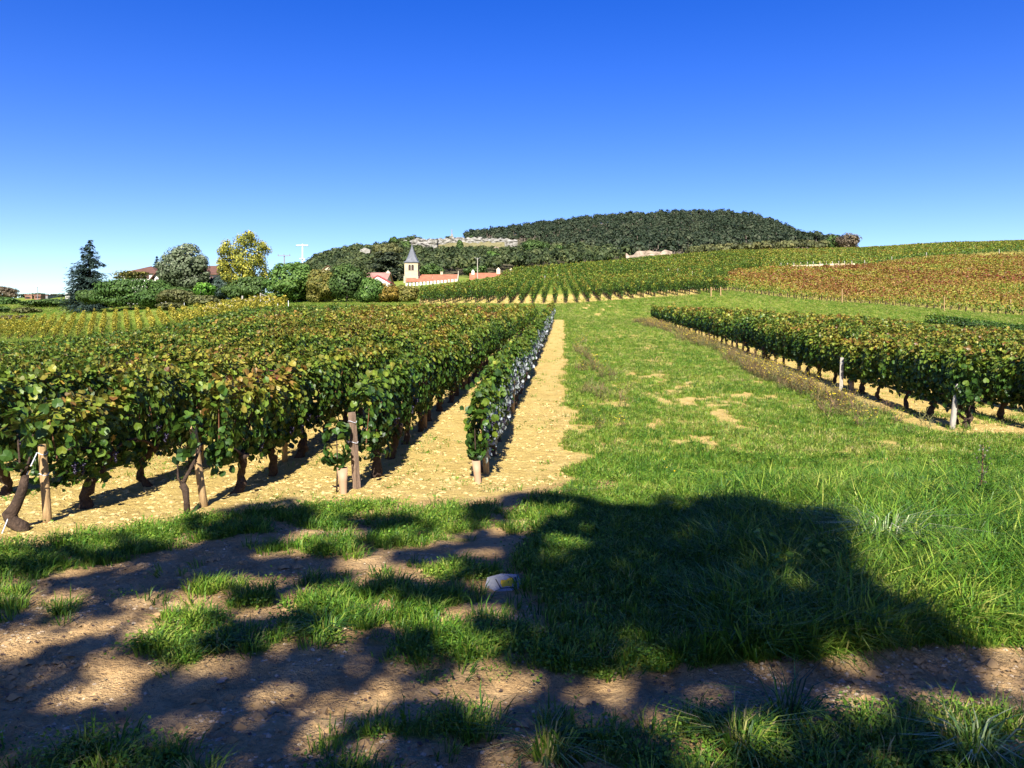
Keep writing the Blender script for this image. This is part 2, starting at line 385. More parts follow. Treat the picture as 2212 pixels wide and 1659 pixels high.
# ------------------------------------------------------------------ materials
def new_mat(name):
    m = bpy.data.materials.new(name); m.use_nodes = True
    n = m.node_tree.nodes; n.clear()
    return m, n, m.node_tree.links
def N_(n, t, **kw):
    x = n.new(t)
    for k, v in kw.items():
        if hasattr(x, k): setattr(x, k, v)
        else: x.inputs[k.replace('_', ' ')].default_value = v
    return x
def ramp(n, stops):
    r = n.new('ShaderNodeValToRGB'); e = r.color_ramp.elements
    while len(e) > 1: e.remove(e[-1])
    e[0].position = stops[0][0]; e[0].color = (*stops[0][1], 1)
    for p, c in stops[1:]:
        q = e.new(p); q.color = (*c, 1)
    return r
def math_(n, l, op, a, b=None, clamp=False):
    x = n.new('ShaderNodeMath'); x.operation = op; x.use_clamp = clamp
    for i, v in enumerate((a, b)):
        if v is None: continue
        if isinstance(v, (int, float)): x.inputs[i].default_value = v
        else: l.new(v, x.inputs[i])
    return x.outputs[0]
def mixc(n, l, f, a, b):
    x = n.new('ShaderNodeMix'); x.data_type = 'RGBA'
    for s, v in ((0, f), (6, a), (7, b)):
        if isinstance(v, (int, float)): x.inputs[s].default_value = v
        elif isinstance(v, tuple): x.inputs[s].default_value = (*v, 1)
        else: l.new(v, x.inputs[s])
    return x.outputs[2]

def leaf_mat(name, stops, rough=.5, spec=.35, trans=.3, nscale=.35, namt=.35, jitter=.5, white=False):
    m, n, l = new_mat(name)
    out = n.new('ShaderNodeOutputMaterial')
    at = N_(n, 'ShaderNodeAttribute', attribute_name='ripe'); rd = N_(n, 'ShaderNodeAttribute', attribute_name='rnd')
    geo = n.new('ShaderNodeNewGeometry')
    nz = n.new('ShaderNodeTexNoise'); nz.inputs['Scale'].default_value = nscale; nz.inputs['Detail'].default_value = 2
    l.new(geo.outputs['Position'], nz.inputs['Vector'])
    v = math_(n, l, 'SUBTRACT', nz.outputs[0], .5)
    v = math_(n, l, 'MULTIPLY', v, namt * 2)
    v = math_(n, l, 'ADD', v, at.outputs['Fac'], True)
    cr = ramp(n, stops); l.new(v, cr.inputs[0])
    hs = n.new('ShaderNodeHueSaturation'); l.new(cr.outputs[0], hs.inputs['Color'])
    val = math_(n, l, 'MULTIPLY', rd.outputs['Fac'], jitter * 2)
    val = math_(n, l, 'ADD', val, 1 - jitter)
    l.new(val, hs.inputs['Value'])
    col = hs.outputs[0]
    if white:
        wa = N_(n, 'ShaderNodeAttribute', attribute_name='white')
        col = mixc(n, l, wa.outputs['Fac'], col, (.34, .365, .39))
    pb = n.new('ShaderNodeBsdfPrincipled'); l.new(col, pb.inputs['Base Color'])
    pb.inputs['Roughness'].default_value = rough
    pb.inputs['Specular IOR Level'].default_value = spec
    tr = n.new('ShaderNodeBsdfTranslucent'); l.new(col, tr.inputs['Color'])
    mx = n.new('ShaderNodeMixShader'); mx.inputs[0].default_value = trans
    l.new(pb.outputs[0], mx.inputs[1]); l.new(tr.outputs[0], mx.inputs[2]); l.new(mx.outputs[0], out.inputs['Surface'])
    return m
def plain_mat(name, col, rough=.85, var=.25, scale=6.0, col2=None, bump=.0, bscale=20, spec=.2, stretch=None):
    m, n, l = new_mat(name)
    out = n.new('ShaderNodeOutputMaterial'); pb = n.new('ShaderNodeBsdfPrincipled')
    tc = n.new('ShaderNodeTexCoord'); vec = tc.outputs['Object']
    if stretch:
        mp = n.new('ShaderNodeMapping'); mp.inputs['Scale'].default_value = stretch
        l.new(vec, mp.inputs['Vector']); vec = mp.outputs[0]
    nz = n.new('ShaderNodeTexNoise'); nz.inputs['Scale'].default_value = scale; nz.inputs['Detail'].default_value = 5
    l.new(vec, nz.inputs['Vector'])
    c2 = col2 or tuple(c * (1 - var) for c in col)
    cr = ramp(n, [(.3, c2), (.7, col)]); l.new(nz.outputs[0], cr.inputs[0])
    l.new(cr.outputs[0], pb.inputs['Base Color'])
    pb.inputs['Roughness'].default_value = rough; pb.inputs['Specular IOR Level'].default_value = spec
    if bump:
        n2 = n.new('ShaderNodeTexNoise'); n2.inputs['Scale'].default_value = bscale; n2.inputs['Detail'].default_value = 4
        l.new(vec, n2.inputs['Vector'])
        bp = n.new('ShaderNodeBump'); bp.inputs['Strength'].default_value = bump; bp.inputs['Distance'].default_value = .02
        l.new(n2.outputs[0], bp.inputs['Height']); l.new(bp.outputs[0], pb.inputs['Normal'])
    l.new(pb.outputs[0], out.inputs['Surface'])
    return m

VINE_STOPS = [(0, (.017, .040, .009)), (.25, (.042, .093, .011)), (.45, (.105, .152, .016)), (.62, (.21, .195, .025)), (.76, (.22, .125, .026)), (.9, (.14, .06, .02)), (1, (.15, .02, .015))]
M_vine = leaf_mat('vine_leaf', VINE_STOPS, rough=.45, spec=.3, trans=.26, nscale=.30, namt=.30, jitter=.5, white=True)
M_vine_far = leaf_mat('vine_leaf_far', VINE_STOPS, rough=.5, spec=.25, trans=.25, nscale=.16, namt=.34, jitter=.55)
M_vine_rus = leaf_mat('vine_leaf_russet', VINE_STOPS, rough=.5, spec=.25, trans=.25, nscale=.06, namt=.42, jitter=.4)
M_vine_yel = leaf_mat('vine_leaf_yellow', [(0, (.06, .09, .012)), (.45, (.20, .19, .02)), (1, (.36, .27, .03))], rough=.5, spec=.25, trans=.25, nscale=.2, namt=.2, jitter=.5)
M_bark_vine = plain_mat('vine_bark', (.07, .045, .03), .95, .6, 30, bump=.8, bscale=60)
M_cane = plain_mat('vine_cane', (.16, .07, .035), .7, .4, 20)
M_post = plain_mat('post_wood', (.40, .26, .12), .85, .45, 9, bump=.4, bscale=40, stretch=(6, 6, .7))
M_post_old = plain_mat('post_old_wood', (.27, .18, .12), .9, .6, 8, bump=.6, bscale=30, stretch=(7, 7, .6))
M_post_grey = plain_mat('post_grey_wood', (.37, .335, .28), .9, .4, 9, bump=.4, bscale=30, stretch=(6, 6, .7))
M_wire = plain_mat('wire_steel', (.5, .52, .55), .4, .2, 10, spec=.5)
M_tube = plain_mat('guard_plastic', (.37, .235, .14), .55, .12, 6)
M_bark = plain_mat('tree_bark', (.11, .085, .065), .95, .5, 8, bump=.7, bscale=20)
M_stone = plain_mat('limestone', (.40, .345, .26), .95, .4, 5, bump=.6, bscale=12)

# ground
def ground_mat():
    m, n, l = new_mat('ground_surface')
    out = n.new('ShaderNodeOutputMaterial'); pb = n.new('ShaderNodeBsdfPrincipled')
    geo = n.new('ShaderNodeNewGeometry'); pos = geo.outputs['Position']
    g = N_(n, 'ShaderNodeAttribute', attribute_name='grass'); pl = N_(n, 'ShaderNodeAttribute', attribute_name='pale')
    wo = N_(n, 'ShaderNodeAttribute', attribute_name='wood')
    def noise(s, d=5, r=.6):
        x = n.new('ShaderNodeTexNoise'); x.inputs['Scale'].default_value = s; x.inputs['Detail'].default_value = d; x.inputs['Roughness'].default_value = r
        l.new(pos, x.inputs['Vector']); return x.outputs[0]
    n_big, n_mid, n_fine = noise(.5), noise(3.5, 6), noise(38, 4, .7)
    soil = ramp(n, [(.25, (.40, .275, .085)), (.5, (.54, .39, .125)), (.72, (.61, .46, .17))]); l.new(n_mid, soil.inputs[0])
    track = ramp(n, [(.28, (.32, .195, .085)), (.5, (.47, .30, .132)), (.75, (.56, .385, .185))]); l.new(n_mid, track.inputs[0])
    base = mixc(n, l, pl.outputs['Fac'], track.outputs[0], soil.outputs[0])
    fine = ramp(n, [(.3, (.62, .6, .58)), (.55, (1, 1, 1)), (.8, (1.15, 1.15, 1.12))]); l.new(n_fine, fine.inputs[0])
    mm = n.new('ShaderNodeMix'); mm.data_type = 'RGBA'; mm.blend_type = 'MULTIPLY'; mm.inputs[0].default_value = .8
    l.new(base, mm.inputs[6]); l.new(fine.outputs[0], mm.inputs[7])
    gmix = math_(n, l, 'ADD', math_(n, l, 'MULTIPLY', n_mid, .5), math_(n, l, 'MULTIPLY', noise(.09, 5, .65), .5))
    gr = ramp(n, [(.3, (.05, .10, .014)), (.45, (.125, .185, .022)), (.58, (.22, .235, .038)), (.7, (.30, .26, .085))]); l.new(gmix, gr.inputs[0])
    gf = math_(n, l, 'ADD', g.outputs['Fac'], math_(n, l, 'MULTIPLY', math_(n, l, 'SUBTRACT', n_fine, .5), .5))
    gf2 = n.new('ShaderNodeMapRange'); gf2.inputs[1].default_value = .3; gf2.inputs[2].default_value = .75
    l.new(gf, gf2.inputs[0])
    c = mixc(n, l, gf2.outputs[0], mm.outputs[2], gr.outputs[0])
    wd = ramp(n, [(.3, (.045, .042, .022)), (.6, (.09, .08, .045)), (.8, (.17, .145, .09))]); l.new(noise(.12, 6), wd.inputs[0])
    c = mixc(n, l, wo.outputs['Fac'], c, wd.outputs[0])
    l.new(c, pb.inputs['Base Color']); pb.inputs['Roughness'].default_value = .95; pb.inputs['Specular IOR Level'].default_value = .1
    bh = math_(n, l, 'ADD', math_(n, l, 'MULTIPLY', noise(9, 6, .65), 1.0), math_(n, l, 'MULTIPLY', noise(60, 3, .7), .35))
    bp = n.new('ShaderNodeBump'); bp.inputs['Strength'].default_value = 1.0; bp.inputs['Distance'].default_value = .09
    l.new(bh, bp.inputs['Height']); l.new(bp.outputs[0], pb.inputs['Normal'])
    l.new(pb.outputs[0], out.inputs['Surface'])
    return m
M_ground = ground_mat()

# ------------------------------------------------------------------ ground meshes (one sheet, split where the land use changes)
def build_ground():
    fr = np.arange(-43, 43.01, .25)
    bk = np.concatenate([np.arange(43, 317.1, 4.0)[1:-1]])
    th = np.radians(np.concatenate([fr, bk])); nt = len(th)
    rr = np.concatenate([np.exp(np.arange(math.log(.25), math.log(2.2), .03)), np.exp(np.arange(math.log(2.2), math.log(11), .0075)), np.exp(np.arange(math.log(11), math.log(2600), .0175))]); nr = len(rr)
    x = (rr[:, None] * np.sin(th)[None]); y = (rr[:, None] * np.cos(th)[None])
    z = H(x, y)
    g, pale, lg, wd, n1, n2 = cover(x.ravel(), y.ravel())
    px = colpx(x, y).ravel(); yy = y.ravel(); r_ = np.hypot(x, y).ravel()
    wood = smooth(300, 380, r_) * np.where((px > 310) & (px < 860) & (yy > 0), 1, 0)
    V = np.stack([x.ravel(), y.ravel(), z.ravel()], 1)
    i = np.arange(nr - 1)[:, None]; k = np.arange(nt)[None]; k2 = (k + 1) % nt
    F = np.stack([i * nt + k, i * nt + k2, (i + 1) * nt + k2, (i + 1) * nt + k], -1).reshape(-1, 4)[:, ::-1]
    c = F[:, 0]
    p, q = pq(V[:, 0], V[:, 1]); pr, qr = pq(V[:, 0], V[:, 1], AZR)
    soil = ((p < .05) & (q < 58.5) & (yy > yfront(V[:, 0]))) | ((pr > 6.1) & (qr > 12.7) & (qr < 63.5)) | ((yy > 76.5) & (px > 419) & (px < 1100) & (r_ < 300) & ~((px > 715) & (yy < 82.6)))
    track = (yy < np.interp(V[:, 0], [-8, -3, -1, 1, 3, 8], [4.9, 4.5, 4.15, 3.95, 4.05, 4.3])) & (yy > 2.9) & (r_ < 12)
    meadow = (px < 419) & (yy > 75) & (r_ < 330)
    hill = (r_ >= 330)
    zone = np.zeros(len(V), int)
    zone[soil] = 1; zone[track] = 2; zone[meadow] = 3; zone[hill] = 4
    names = ['lawn', 'vineyard_soil', 'dirt_track', 'meadow', 'hill']
    fz = zone[c]
    for t, nm in enumerate(names):
        f = F[fz == t]
        u, inv = np.unique(f, return_inverse=True)
        o = mesh_obj(nm, V[u], inv.reshape(-1, 4), M_ground, vert_attr={'grass': g[u], 'pale': pale[u], 'wood': wood[u]}, smooth_=True)
        tag(o, kind='structure')
    # the middle
    m = MB(); m.add([(rr[0] * math.sin(a), rr[0] * math.cos(a), H1(rr[0] * math.sin(a), rr[0] * math.cos(a))) for a in np.linspace(0, 2 * math.pi, 24, False)], [tuple(range(24))])
    tag(m.build('ground', M_ground), kind='structure')
build_ground()

# ------------------------------------------------------------------ vineyards
def foliage(n, L=1.15, zlo=.38, zhi=1.17, rx=.165, size=(.034, .09), ripe0=.14, ripe1=.34, white=0.0, r=rng, sprigs=True):
    th = r.random(n) * 2 * math.pi
    rad = np.sqrt(r.uniform(.28, 1.08, n))
    c, s = np.cos(th), np.sin(th)
    y = r.uniform(-L / 2, L / 2, n)
    ph = r.random(4) * 6.28
    lump = 1 + .16 * np.sin(y * 7 + ph[0] + 2 * c) + .12 * np.sin(y * 15 + ph[1] + 3 * s)
    cz, rz = (zlo + zhi) / 2, (zhi - zlo) / 2
    x = rx * (1 + .25 * np.sin(y * 5.3 + ph[3])) * np.sign(c) * np.abs(c) ** .75 * rad * lump
    z = cz + rz * np.sign(s) * np.abs(s) ** .75 * rad * (1 + .07 * np.sin(y * 11 + ph[2]))
    N = np.stack([c, r.normal(0, .45, n), s * .8 + .30], 1) + r.normal(0, .35, (n, 3))
    if sprigs:
        k = max(1, n // 20); i = r.choice(n, k, False)
        z[i] = zhi + r.uniform(-.02, .14, k) * r.random(k); x[i] *= .5
        i = r.choice(n, k, False); z[i] = zlo - r.uniform(-.02, .12, k)
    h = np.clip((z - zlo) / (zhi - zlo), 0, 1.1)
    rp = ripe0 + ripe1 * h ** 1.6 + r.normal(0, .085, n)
    rp = np.where(r.random(n) < .05, rp + .25, rp)
    w = np.zeros(n)
    if white:
        w = (r.random(n) < white * smooth(.01, .10, x) * (1 - smooth(.55, .85, h))) * r.uniform(.5, 1, n)
    return np.stack([x, y, z], 1), N, r.uniform(*size, n), rp, w

def trunk_mb(r, h=.46, rad=.042, lean=.07, arms=True):
    m = MB(); n = 12
    t = np.linspace(0, 1, n)
    ax, ay = r.normal(0, lean * 1.2), r.normal(0, lean * 1.2)
    path = np.stack([ax * np.sin(t * 3.1 + r.random() * 2) * .9, ay * np.sin(t * 2.6 + r.random() * 2), t * h - .03], 1)
    path[:, :2] += r.normal(0, .009, (n, 2))
    path[:, :2] -= path[0, :2]
    rr = rad * (1.2 - .4 * t + .55 * (r.random(n) - .3)); rr[-2:] *= 1.35; rr[0] *= 1.2
    m.tube(path, rr, 8)
    if arms:
        top = path[-1]
        for s in (-1, 1):
            a = np.linspace(0, 1, 5)
            pa = np.stack([top[0] * (1 - a) + r.normal(0, .02) * a, top[1] + s * a * .38, top[2] - .02 + a * .12 + .05 * np.sin(a * 3)], 1)
            m.tube(pa, np.linspace(.024, .011, 5), 6)
    return m
def canes_mb(r):
    m = MB()
    for k in range(1):
        t = np.linspace(0, 1, 5)
        path = np.stack([r.normal(0, .03) + r.normal(0, .06) * t, r.normal(0, .08) * t, .46 + t * r.uniform(.38, .6)], 1)
        m.tube(path, np.linspace(.007, .004, 5), 5)
    return m

r1 = np.random.default_rng(11)
FOL = {}
for key, cnt, kw in (('green', 6, dict(ripe0=.10, ripe1=.30)), ('turning', 7, dict(ripe0=.14, ripe1=.41)), ('sprayed', 5, dict(ripe0=.10, ripe1=.30, white=.62)), ('dark', 6, dict(ripe0=.14, ripe1=.39))):
    FOL[key] = []
    for i in range(cnt):
        P, N, s, rp, w = foliage(1150, r=r1, **kw)
        FOL[key].append(leaf_obj('foliage', P, N, s, rp, LEAF_VINE, M_vine, link=False, white=w, down=1.1, jit=.55, r=r1))
TRUNK = [trunk_mb(r1, h=r1.uniform(.42, .52), rad=r1.uniform(.034, .05)).build('trunk', M_bark_vine, smooth_=True, link=False) for i in range(8)]
CANES = [canes_mb(r1).build('cane', M_cane, link=False) for i in range(4)]
tv, tf = LEAF_VINE
LEAFS = []
for rp in (.08, .2, .33, .45, .6):
    o = mesh_obj('leaf', tv * .082, tf, M_vine, face_attr={'ripe': np.full(len(tf), rp), 'rnd': np.full(len(tf), .6), 'white': np.zeros(len(tf))}, link=False)
    LEAFS.append(o)

def grapes(r):
    m = MB()
    for i in range(16):
        t = i / 16; c = np.array([r.normal(0, .018 * (1 - t * .6)), r.normal(0, .018 * (1 - t * .6)), -.10 * t]); q = .0145
        v = [c + q * np.array(a) for a in ((1, 0, 0), (0, 1, 0), (-1, 0, 0), (0, -1, 0), (0, 0, 1), (0, 0, -1))]
        m.add(v, [(0, 1, 4), (1, 2, 4), (2, 3, 4), (3, 0, 4), (1, 0, 5), (2, 1, 5), (3, 2, 5), (0, 3, 5)])
    return m
M_grape = plain_mat('grape_skin', (.018, .012, .035), .35, .3, 30, spec=.5)
GRAPES = [grapes(r1).build('grape_bunch', M_grape, smooth_=True, link=False) for i in range(3)]
ORD = ['first', 'second', 'third', 'fourth', 'fifth', 'sixth', 'seventh', 'eighth', 'ninth', 'tenth', 'eleventh', 'twelfth', 'thirteenth', 'fourteenth', 'fifteenth',
       'sixteenth', 'seventeenth', 'eighteenth', 'nineteenth', 'twentieth', 'twenty-first', 'twenty-second', 'twenty-third', 'twenty-fourth', 'twenty-fifth', 'twenty-sixth',
       'twenty-seventh', 'twenty-eighth', 'twenty-ninth', 'thirtieth'] + ['thirty-' + o for o in ('first', 'second', 'third', 'fourth', 'fifth', 'sixth', 'seventh', 'eighth', 'ninth')] + \
      ['fortieth'] + ['forty-' + o for o in ('first', 'second', 'third', 'fourth', 'fifth', 'sixth', 'seventh', 'eighth', 'ninth')] + ['fiftieth'] + ['fifty-' + o for o in ('first', 'second', 'third', 'fourth', 'fifth', 'sixth')]
ROWP = [-.96, -2.25, -3.46, -4.55] + [-5.70 - 1.2 * i for i in range(32)]
ROWQ = [9.25, 8.9, 7.85, 7.1] + [6.6] * 32
ROWPR = [6.25 + 1.25 * i for i in range(28)]
cand = []
for k, (p, q0) in enumerate(zip(ROWP, ROWQ)):
    q = q0
    while q < 57.5:
        cand.append(('L', k, p + random.uniform(-.04, .04), q)); q += 1.0 + random.uniform(-.08, .08)
for k, p in enumerate(ROWPR):
    q = 13.15
    while q < 62:
        cand.append(('R', k, p + random.uniform(-.04, .04), q)); q += 1.0 + random.uniform(-.08, .08)
vis = []
for f, k, p, q in cand:
    az = AZL if f == 'L' else AZR
    x, y = xy(p, q, az)
    if y > 4 and -46 < colpx(x, y) < 1070: vis.append((math.hypot(x, y), f, k, p, q, x, y))
vis.sort()
N_SINGLE = 296
single, rest = vis[:N_SINGLE], vis[N_SINGLE:]
ROWNAME = ['the outermost whitened row', 'the row behind the weathered split post', 'the row behind the thin forked vine', 'the row behind the anchor wire post']
def vine_label(f, k, i):
    o = ORD[min(i, len(ORD) - 1)]
    if f == 'L':
        if k < 4: return f'grape vine, {o} from the near end of {ROWNAME[k]}'
        return f'grape vine, {o} in view along the {ORD[k]} row left of the grass path'
    if k == 0: return f'grape vine, {o} from the near end of the row facing the wildflower strip'
    return f'grape vine, {o} in view along the {ORD[k]} row right of the wildflower strip'
count = {}
for dist, f, k, p, q, x, y in sorted(single, key=lambda t: (t[1], t[2], t[4])):
    i = count.get((f, k), 0); count[(f, k)] = i + 1
    az = AZL if f == 'L' else AZR
    flip = 0
    if f == 'L' and k == 0: key = 'sprayed' if q > 9.0 else 'green'
    elif f == 'L': key = 'green' if (q < 11 and random.random() < .6) or (k == 1 and random.random() < .6) or (p < -7 and random.random() < .65) else 'turning'
    else: key = 'dark' if random.random() < .7 else 'green'
    if key != 'sprayed' and random.random() < .5: flip = math.pi
    root = empty('grape_vine', (x, y, H1(x, y)), -az, vine_label(f, k, i), 'vine', 'grape vines in the nearest vineyard rows')
    share(random.choice(TRUNK), 'trunk', root, rot=(0, 0, random.choice((0, math.pi)) + random.uniform(-.25, .25)), scl=(random.uniform(.8, 1.25),) * 2 + (1,))
    for j in range(4 if dist < 14 else 0): share(random.choice(CANES), 'cane', root, (0, -.42 + .28 * j + random.uniform(-.06, .06), 0), (0, 0, random.uniform(-.6, .6)))
    fo = share(random.choice(FOL[key]), 'foliage', root, rot=(0, 0, flip), scl=(random.uniform(.72, 1.02) if f == 'L' and k < 2 else random.uniform(.82, 1.15), 1, random.uniform(.86, 1.0) if f == 'L' and k < 1 else random.uniform(.88, 1.06)))
    fo['kind'] = 'stuff'
    if dist < 12:
        for j in range(3):
            share(random.choice(GRAPES), 'grape_bunch', root, (random.choice((-1, 1)) * random.uniform(.12, .2), random.uniform(-.5, .5), random.uniform(.46, .68)))['kind'] = 'stuff'
    if dist < 10.5 or (f == 'R' and k == 0 and i < 3):
        for j in range(16):                                      # the big leaves that stand clear of the hedge face
            side = random.choice((-1, 1)); u = random.random()
            lx, ly, lz = random.uniform(-.2, .2), random.uniform(-.55, .4), random.uniform(.45, 1.18)
            if i < 2: ly = random.uniform(-.68, -.5)
            lf = share(random.choice(LEAFS[:4]), 'leaf', root, (lx, ly, lz),
                       (math.radians(random.uniform(65, 115)), math.radians(random.uniform(-30, 30)), math.radians(random.uniform(-50, 50)) + (math.pi if random.random() < .5 else 0)), (1,) * 3)
            s_ = random.uniform(.7, 1.15); lf.scale = (s_, s_, s_)

def field(name, pts, az, zlo, zhi, rx, ripe0, ripe1, mat, per, size, label, group=None, trunks=True, white=None, L=1.1, tmpl=LEAF_QUAD, r=rng, off=None):
    """vine rows too many to count, one object: pts (x, y) of the plants; per, size: leaves per plant and their size as functions of distance"""
    pts = np.asarray(pts); d = np.hypot(pts[:, 0], pts[:, 1])
    k = np.maximum(4, np.vectorize(per)(d)).astype(int)
    own = np.repeat(np.arange(len(pts)), k); n = len(own)
    zj = (1 + r.normal(0, .07, len(pts)))[own]
    rxv = rx if callable(rx) else None
    P, N, s, rp, w = foliage(n, L, zlo, zhi, .2 if rxv else rx, (.9, 1.1), ripe0, ripe1, r=r)
    if rxv: P[:, 0] *= (rxv(d) / .2)[own]
    azs = np.broadcast_to(np.asarray(az, float), (len(pts),))[own]
    ca, sa = np.cos(azs), np.sin(azs)
    s = s * np.vectorize(size)(d)[own]
    # the whole field shares its lumps: break them per plant
    P[:, 2] *= zj
    rp = rp + r.normal(0, .05, len(pts))[own]
    if off is not None: rp = rp + off(pts[:, 0], pts[:, 1])[own]
    X = pts[own, 0] + P[:, 0] * ca + P[:, 1] * sa; Y = pts[own, 1] - P[:, 0] * sa + P[:, 1] * ca
    Q = np.stack([X, Y, H(X, Y) + P[:, 2]], 1)
    Nn = np.stack([N[:, 0] * ca + N[:, 1] * sa, -N[:, 0] * sa + N[:, 1] * ca, N[:, 2]], 1)
    V, F, li = leaves(Q, Nn, s, tmpl, down=.9, jit=.6, r=r)
    rn = r.random(n)
    ww = np.zeros(n) if white is None else white(own, P, r)
    fr, fn, fw = rp[li], rn[li], ww[li]
    Fl = [F]; mi = np.zeros(len(F), int)
    if trunks:
        sel = pts[d < 105]; ns = len(sel)
        if ns:
            zt = H(sel[:, 0], sel[:, 1])
            base = np.array([(-.035, -.035, -.05), (.035, -.035, -.05), (.035, .035, -.05), (-.035, .035, -.05), (-.03, -.03, zlo + .15), (.03, -.03, zlo + .15), (.03, .03, zlo + .15), (-.03, .03, zlo + .15)])
            tvx = base[None] + np.stack([sel[:, 0], sel[:, 1], zt], 1)[:, None, :]
            sh = r.normal(0, .06, (ns, 1, 2)); tvx[:, 4:, :2] += sh
            q = np.array([(0, 1, 5, 4), (1, 2, 6, 5), (2, 3, 7, 6), (3, 0, 4, 7)])
            TF = (q[None] + (np.arange(ns) * 8)[:, None, None]).reshape(-1, 4) + len(V)
            V = np.concatenate([V, tvx.reshape(-1, 3)])
            Fl.append(TF); mi = np.concatenate([mi, np.ones(len(TF), int)])
            z0 = np.zeros(len(TF)); fr, fn, fw = np.concatenate([fr, z0]), np.concatenate([fn, z0]), np.concatenate([fw, z0])
    o = mesh_obj(name, V, Fl, [mat, M_bark_vine], face_attr={'ripe': fr, 'rnd': fn, 'white': fw}, matidx=mi)
    return tag(o, label, 'vines', None, 'stuff')

r2 = np.random.default_rng(21)
def ripe_patch(x, y):
    p, q = pq(np.asarray(x), np.asarray(y))
    return .10 * smooth(16, 26, q) * smooth(-16, -9, p) * (1 - smooth(-3, -1.5, p)) - .13 * (1 - smooth(-18, -11, p))
for f, nm, lab, az, rip in (('L', 'vine_rows', 'green and gold vine rows further back in the left vineyard', AZL, (.12, .36)), ('R', 'vine_rows', 'olive green vine rows filling the right vineyard behind its nearest vines', AZR, (.15, .37))):
    pr_ = [(t[5], t[6]) for t in rest if t[1] == f]
    kk = np.array([t[2] for t in rest if t[1] == f])
    wf = None
    if f == 'L':
        def wf(own, P, r, kk=kk):
            return ((kk[own] == 0) & (P[:, 0] > .03) & (P[:, 2] < 1.0) & (r.random(len(own)) < .55)) * r.uniform(.5, 1, len(own))
    field(nm, pr_, az, .38, 1.17, .18, rip[0], rip[1], M_vine, lambda d: 400 if d < 22 else 250 if d < 32 else 170, lambda d: .075 if d < 22 else .096 if d < 32 else .122, lab, white=wf, tmpl=LEAF_MID, r=r2, off=ripe_patch if f == 'L' else None)

def rows(az, spacing, inside, xr, yr, step, off=0):
    """plants on parallel rows of bearing az that satisfy inside(x, y)"""
    cs = [pq(x, y, az) for x in xr for y in yr]
    p0, p1 = min(c[0] for c in cs), max(c[0] for c in cs); q0, q1 = min(c[1] for c in cs), max(c[1] for c in cs)
    P, Q = np.meshgrid(np.arange(p0, p1, spacing) + off, np.arange(q0, q1, step))
    P, Q = P.ravel(), Q.ravel(); Q = Q + r2.uniform(-.1, .1, len(Q)); P = P + r2.uniform(-.05, .05, len(P))
    x, y = xy(P, Q, az)
    m = (y > 20) & inside(x, y)
    return np.stack([x[m], y[m]], 1)
_bx = [728, 740, 787, 820, 853, 907, 960, 1023]
_bd = [ray_d(a, b * K, 90, 235) for a, b in zip(_bx, (606, 596, 587, 584.5, 582, 568, 560, 556))]
def db_brown(px): return np.interp(px, _bx, _bd)
def in_mid(x, y):
    px = colpx(x, y)
    far = np.interp(px, [419, 450, 487, 534, 600, 640, 722, 760], [93, 101, 118, 182, 200, 212, 236, 245])
    near = np.interp(px, [419, 505, 722], [77.5, 77.5, 79.5])
    return (px > 421) & (px < 760) & (y > near) & (y < far) & ~((px > 727) & (y < db_brown(px) + 2))
def in_up(x, y):
    px = colpx(x, y)
    gap = np.interp(px, [740, 790, 860, 920, 960, 1010, 1080], [2, 6, 9, 9, 10, 14, 16])
    return (px >= 760) & (px < 1062) & (y > db_brown(px) + gap) & (y < 285)
def in_brown(x, y):
    px = colpx(x, y)
    wall = (px > 782) & (px < 856) & (y > db_brown(px) - 2.5)
    return (px > 727) & (px < 1062) & (y > 83) & (y < db_brown(px)) & ~wall
def in_yel(x, y):
    px = colpx(x, y)
    return (px > -30) & (px < 285) & (y > np.interp(px, [0, 140, 285], [84, 76, 63])) & (y < np.interp(px, [0, 140, 230, 285], [101, 94, 83, 77]))
field('vine_rows', rows(AZM, 1.15, in_mid, (-20, 80), (70, 250), .9), AZM, .42, 1.55, lambda d: .19 + .27 * np.clip((d - 90) / 20, 0, 1), .13, .34, M_vine_far, lambda d: 60 if d < 100 else 34 if d < 150 else 24, lambda d: .17 if d < 100 else .23 if d < 150 else .3, 'green vine rows climbing the slope below the wooded hill, seen end on', r=r2)
field('vine_rows', rows(R(66), 1.5, in_up, (50, 210), (130, 290), 1.1), R(66), .3, 1.35, .3, .22, .3, M_vine_far, lambda d: 18, lambda d: .36, 'olive green vine rows along the skyline above the stone block wall', trunks=False, r=r2)
field('vine_rows', rows(R(88.6), 1.35, in_brown, (20, 150), (80, 205), .9), R(88.6), .35, 1.3, .3, .50, .28, M_vine_rus, lambda d: 40 if d < 100 else 24 if d < 140 else 17, lambda d: .18 if d < 100 else .25 if d < 140 else .32, 'russet brown vine rows covering the slope below the stone block wall', r=r2)
field('vine_rows', rows(R(-27), 1.15, in_yel, (-75, -10), (60, 105), .9), R(-27), .25, 1.15, .2, .42, .2, M_vine_yel, lambda d: 34, lambda d: .19, 'yellow green vine rows in the dip before the meadow', r=r2)

# low dark hedge row on the grass strip at the right edge
hx = np.linspace(X_(934, 71), X_(1075, 68), 42); hy = np.linspace(71.5, 68, 42)
P, N, s, rp, w = foliage(4200, 1.0, .1, .85, .45, (.14, .2), .04, .16, r=r2)
own = r2.integers(0, 42, 4200); X = hx[own] + P[:, 1] * .9; Y = hy[own] + P[:, 0]
o = leaf_obj('clipped_vine_row', np.stack([X, Y, H(X, Y) + P[:, 2]], 1), np.stack([N[:, 1], N[:, 0], N[:, 2]], 1), s, rp, LEAF_QUAD, M_vine_far)
tag(o, 'short dark green row of low vines on the grass strip at the right', 'vine row')

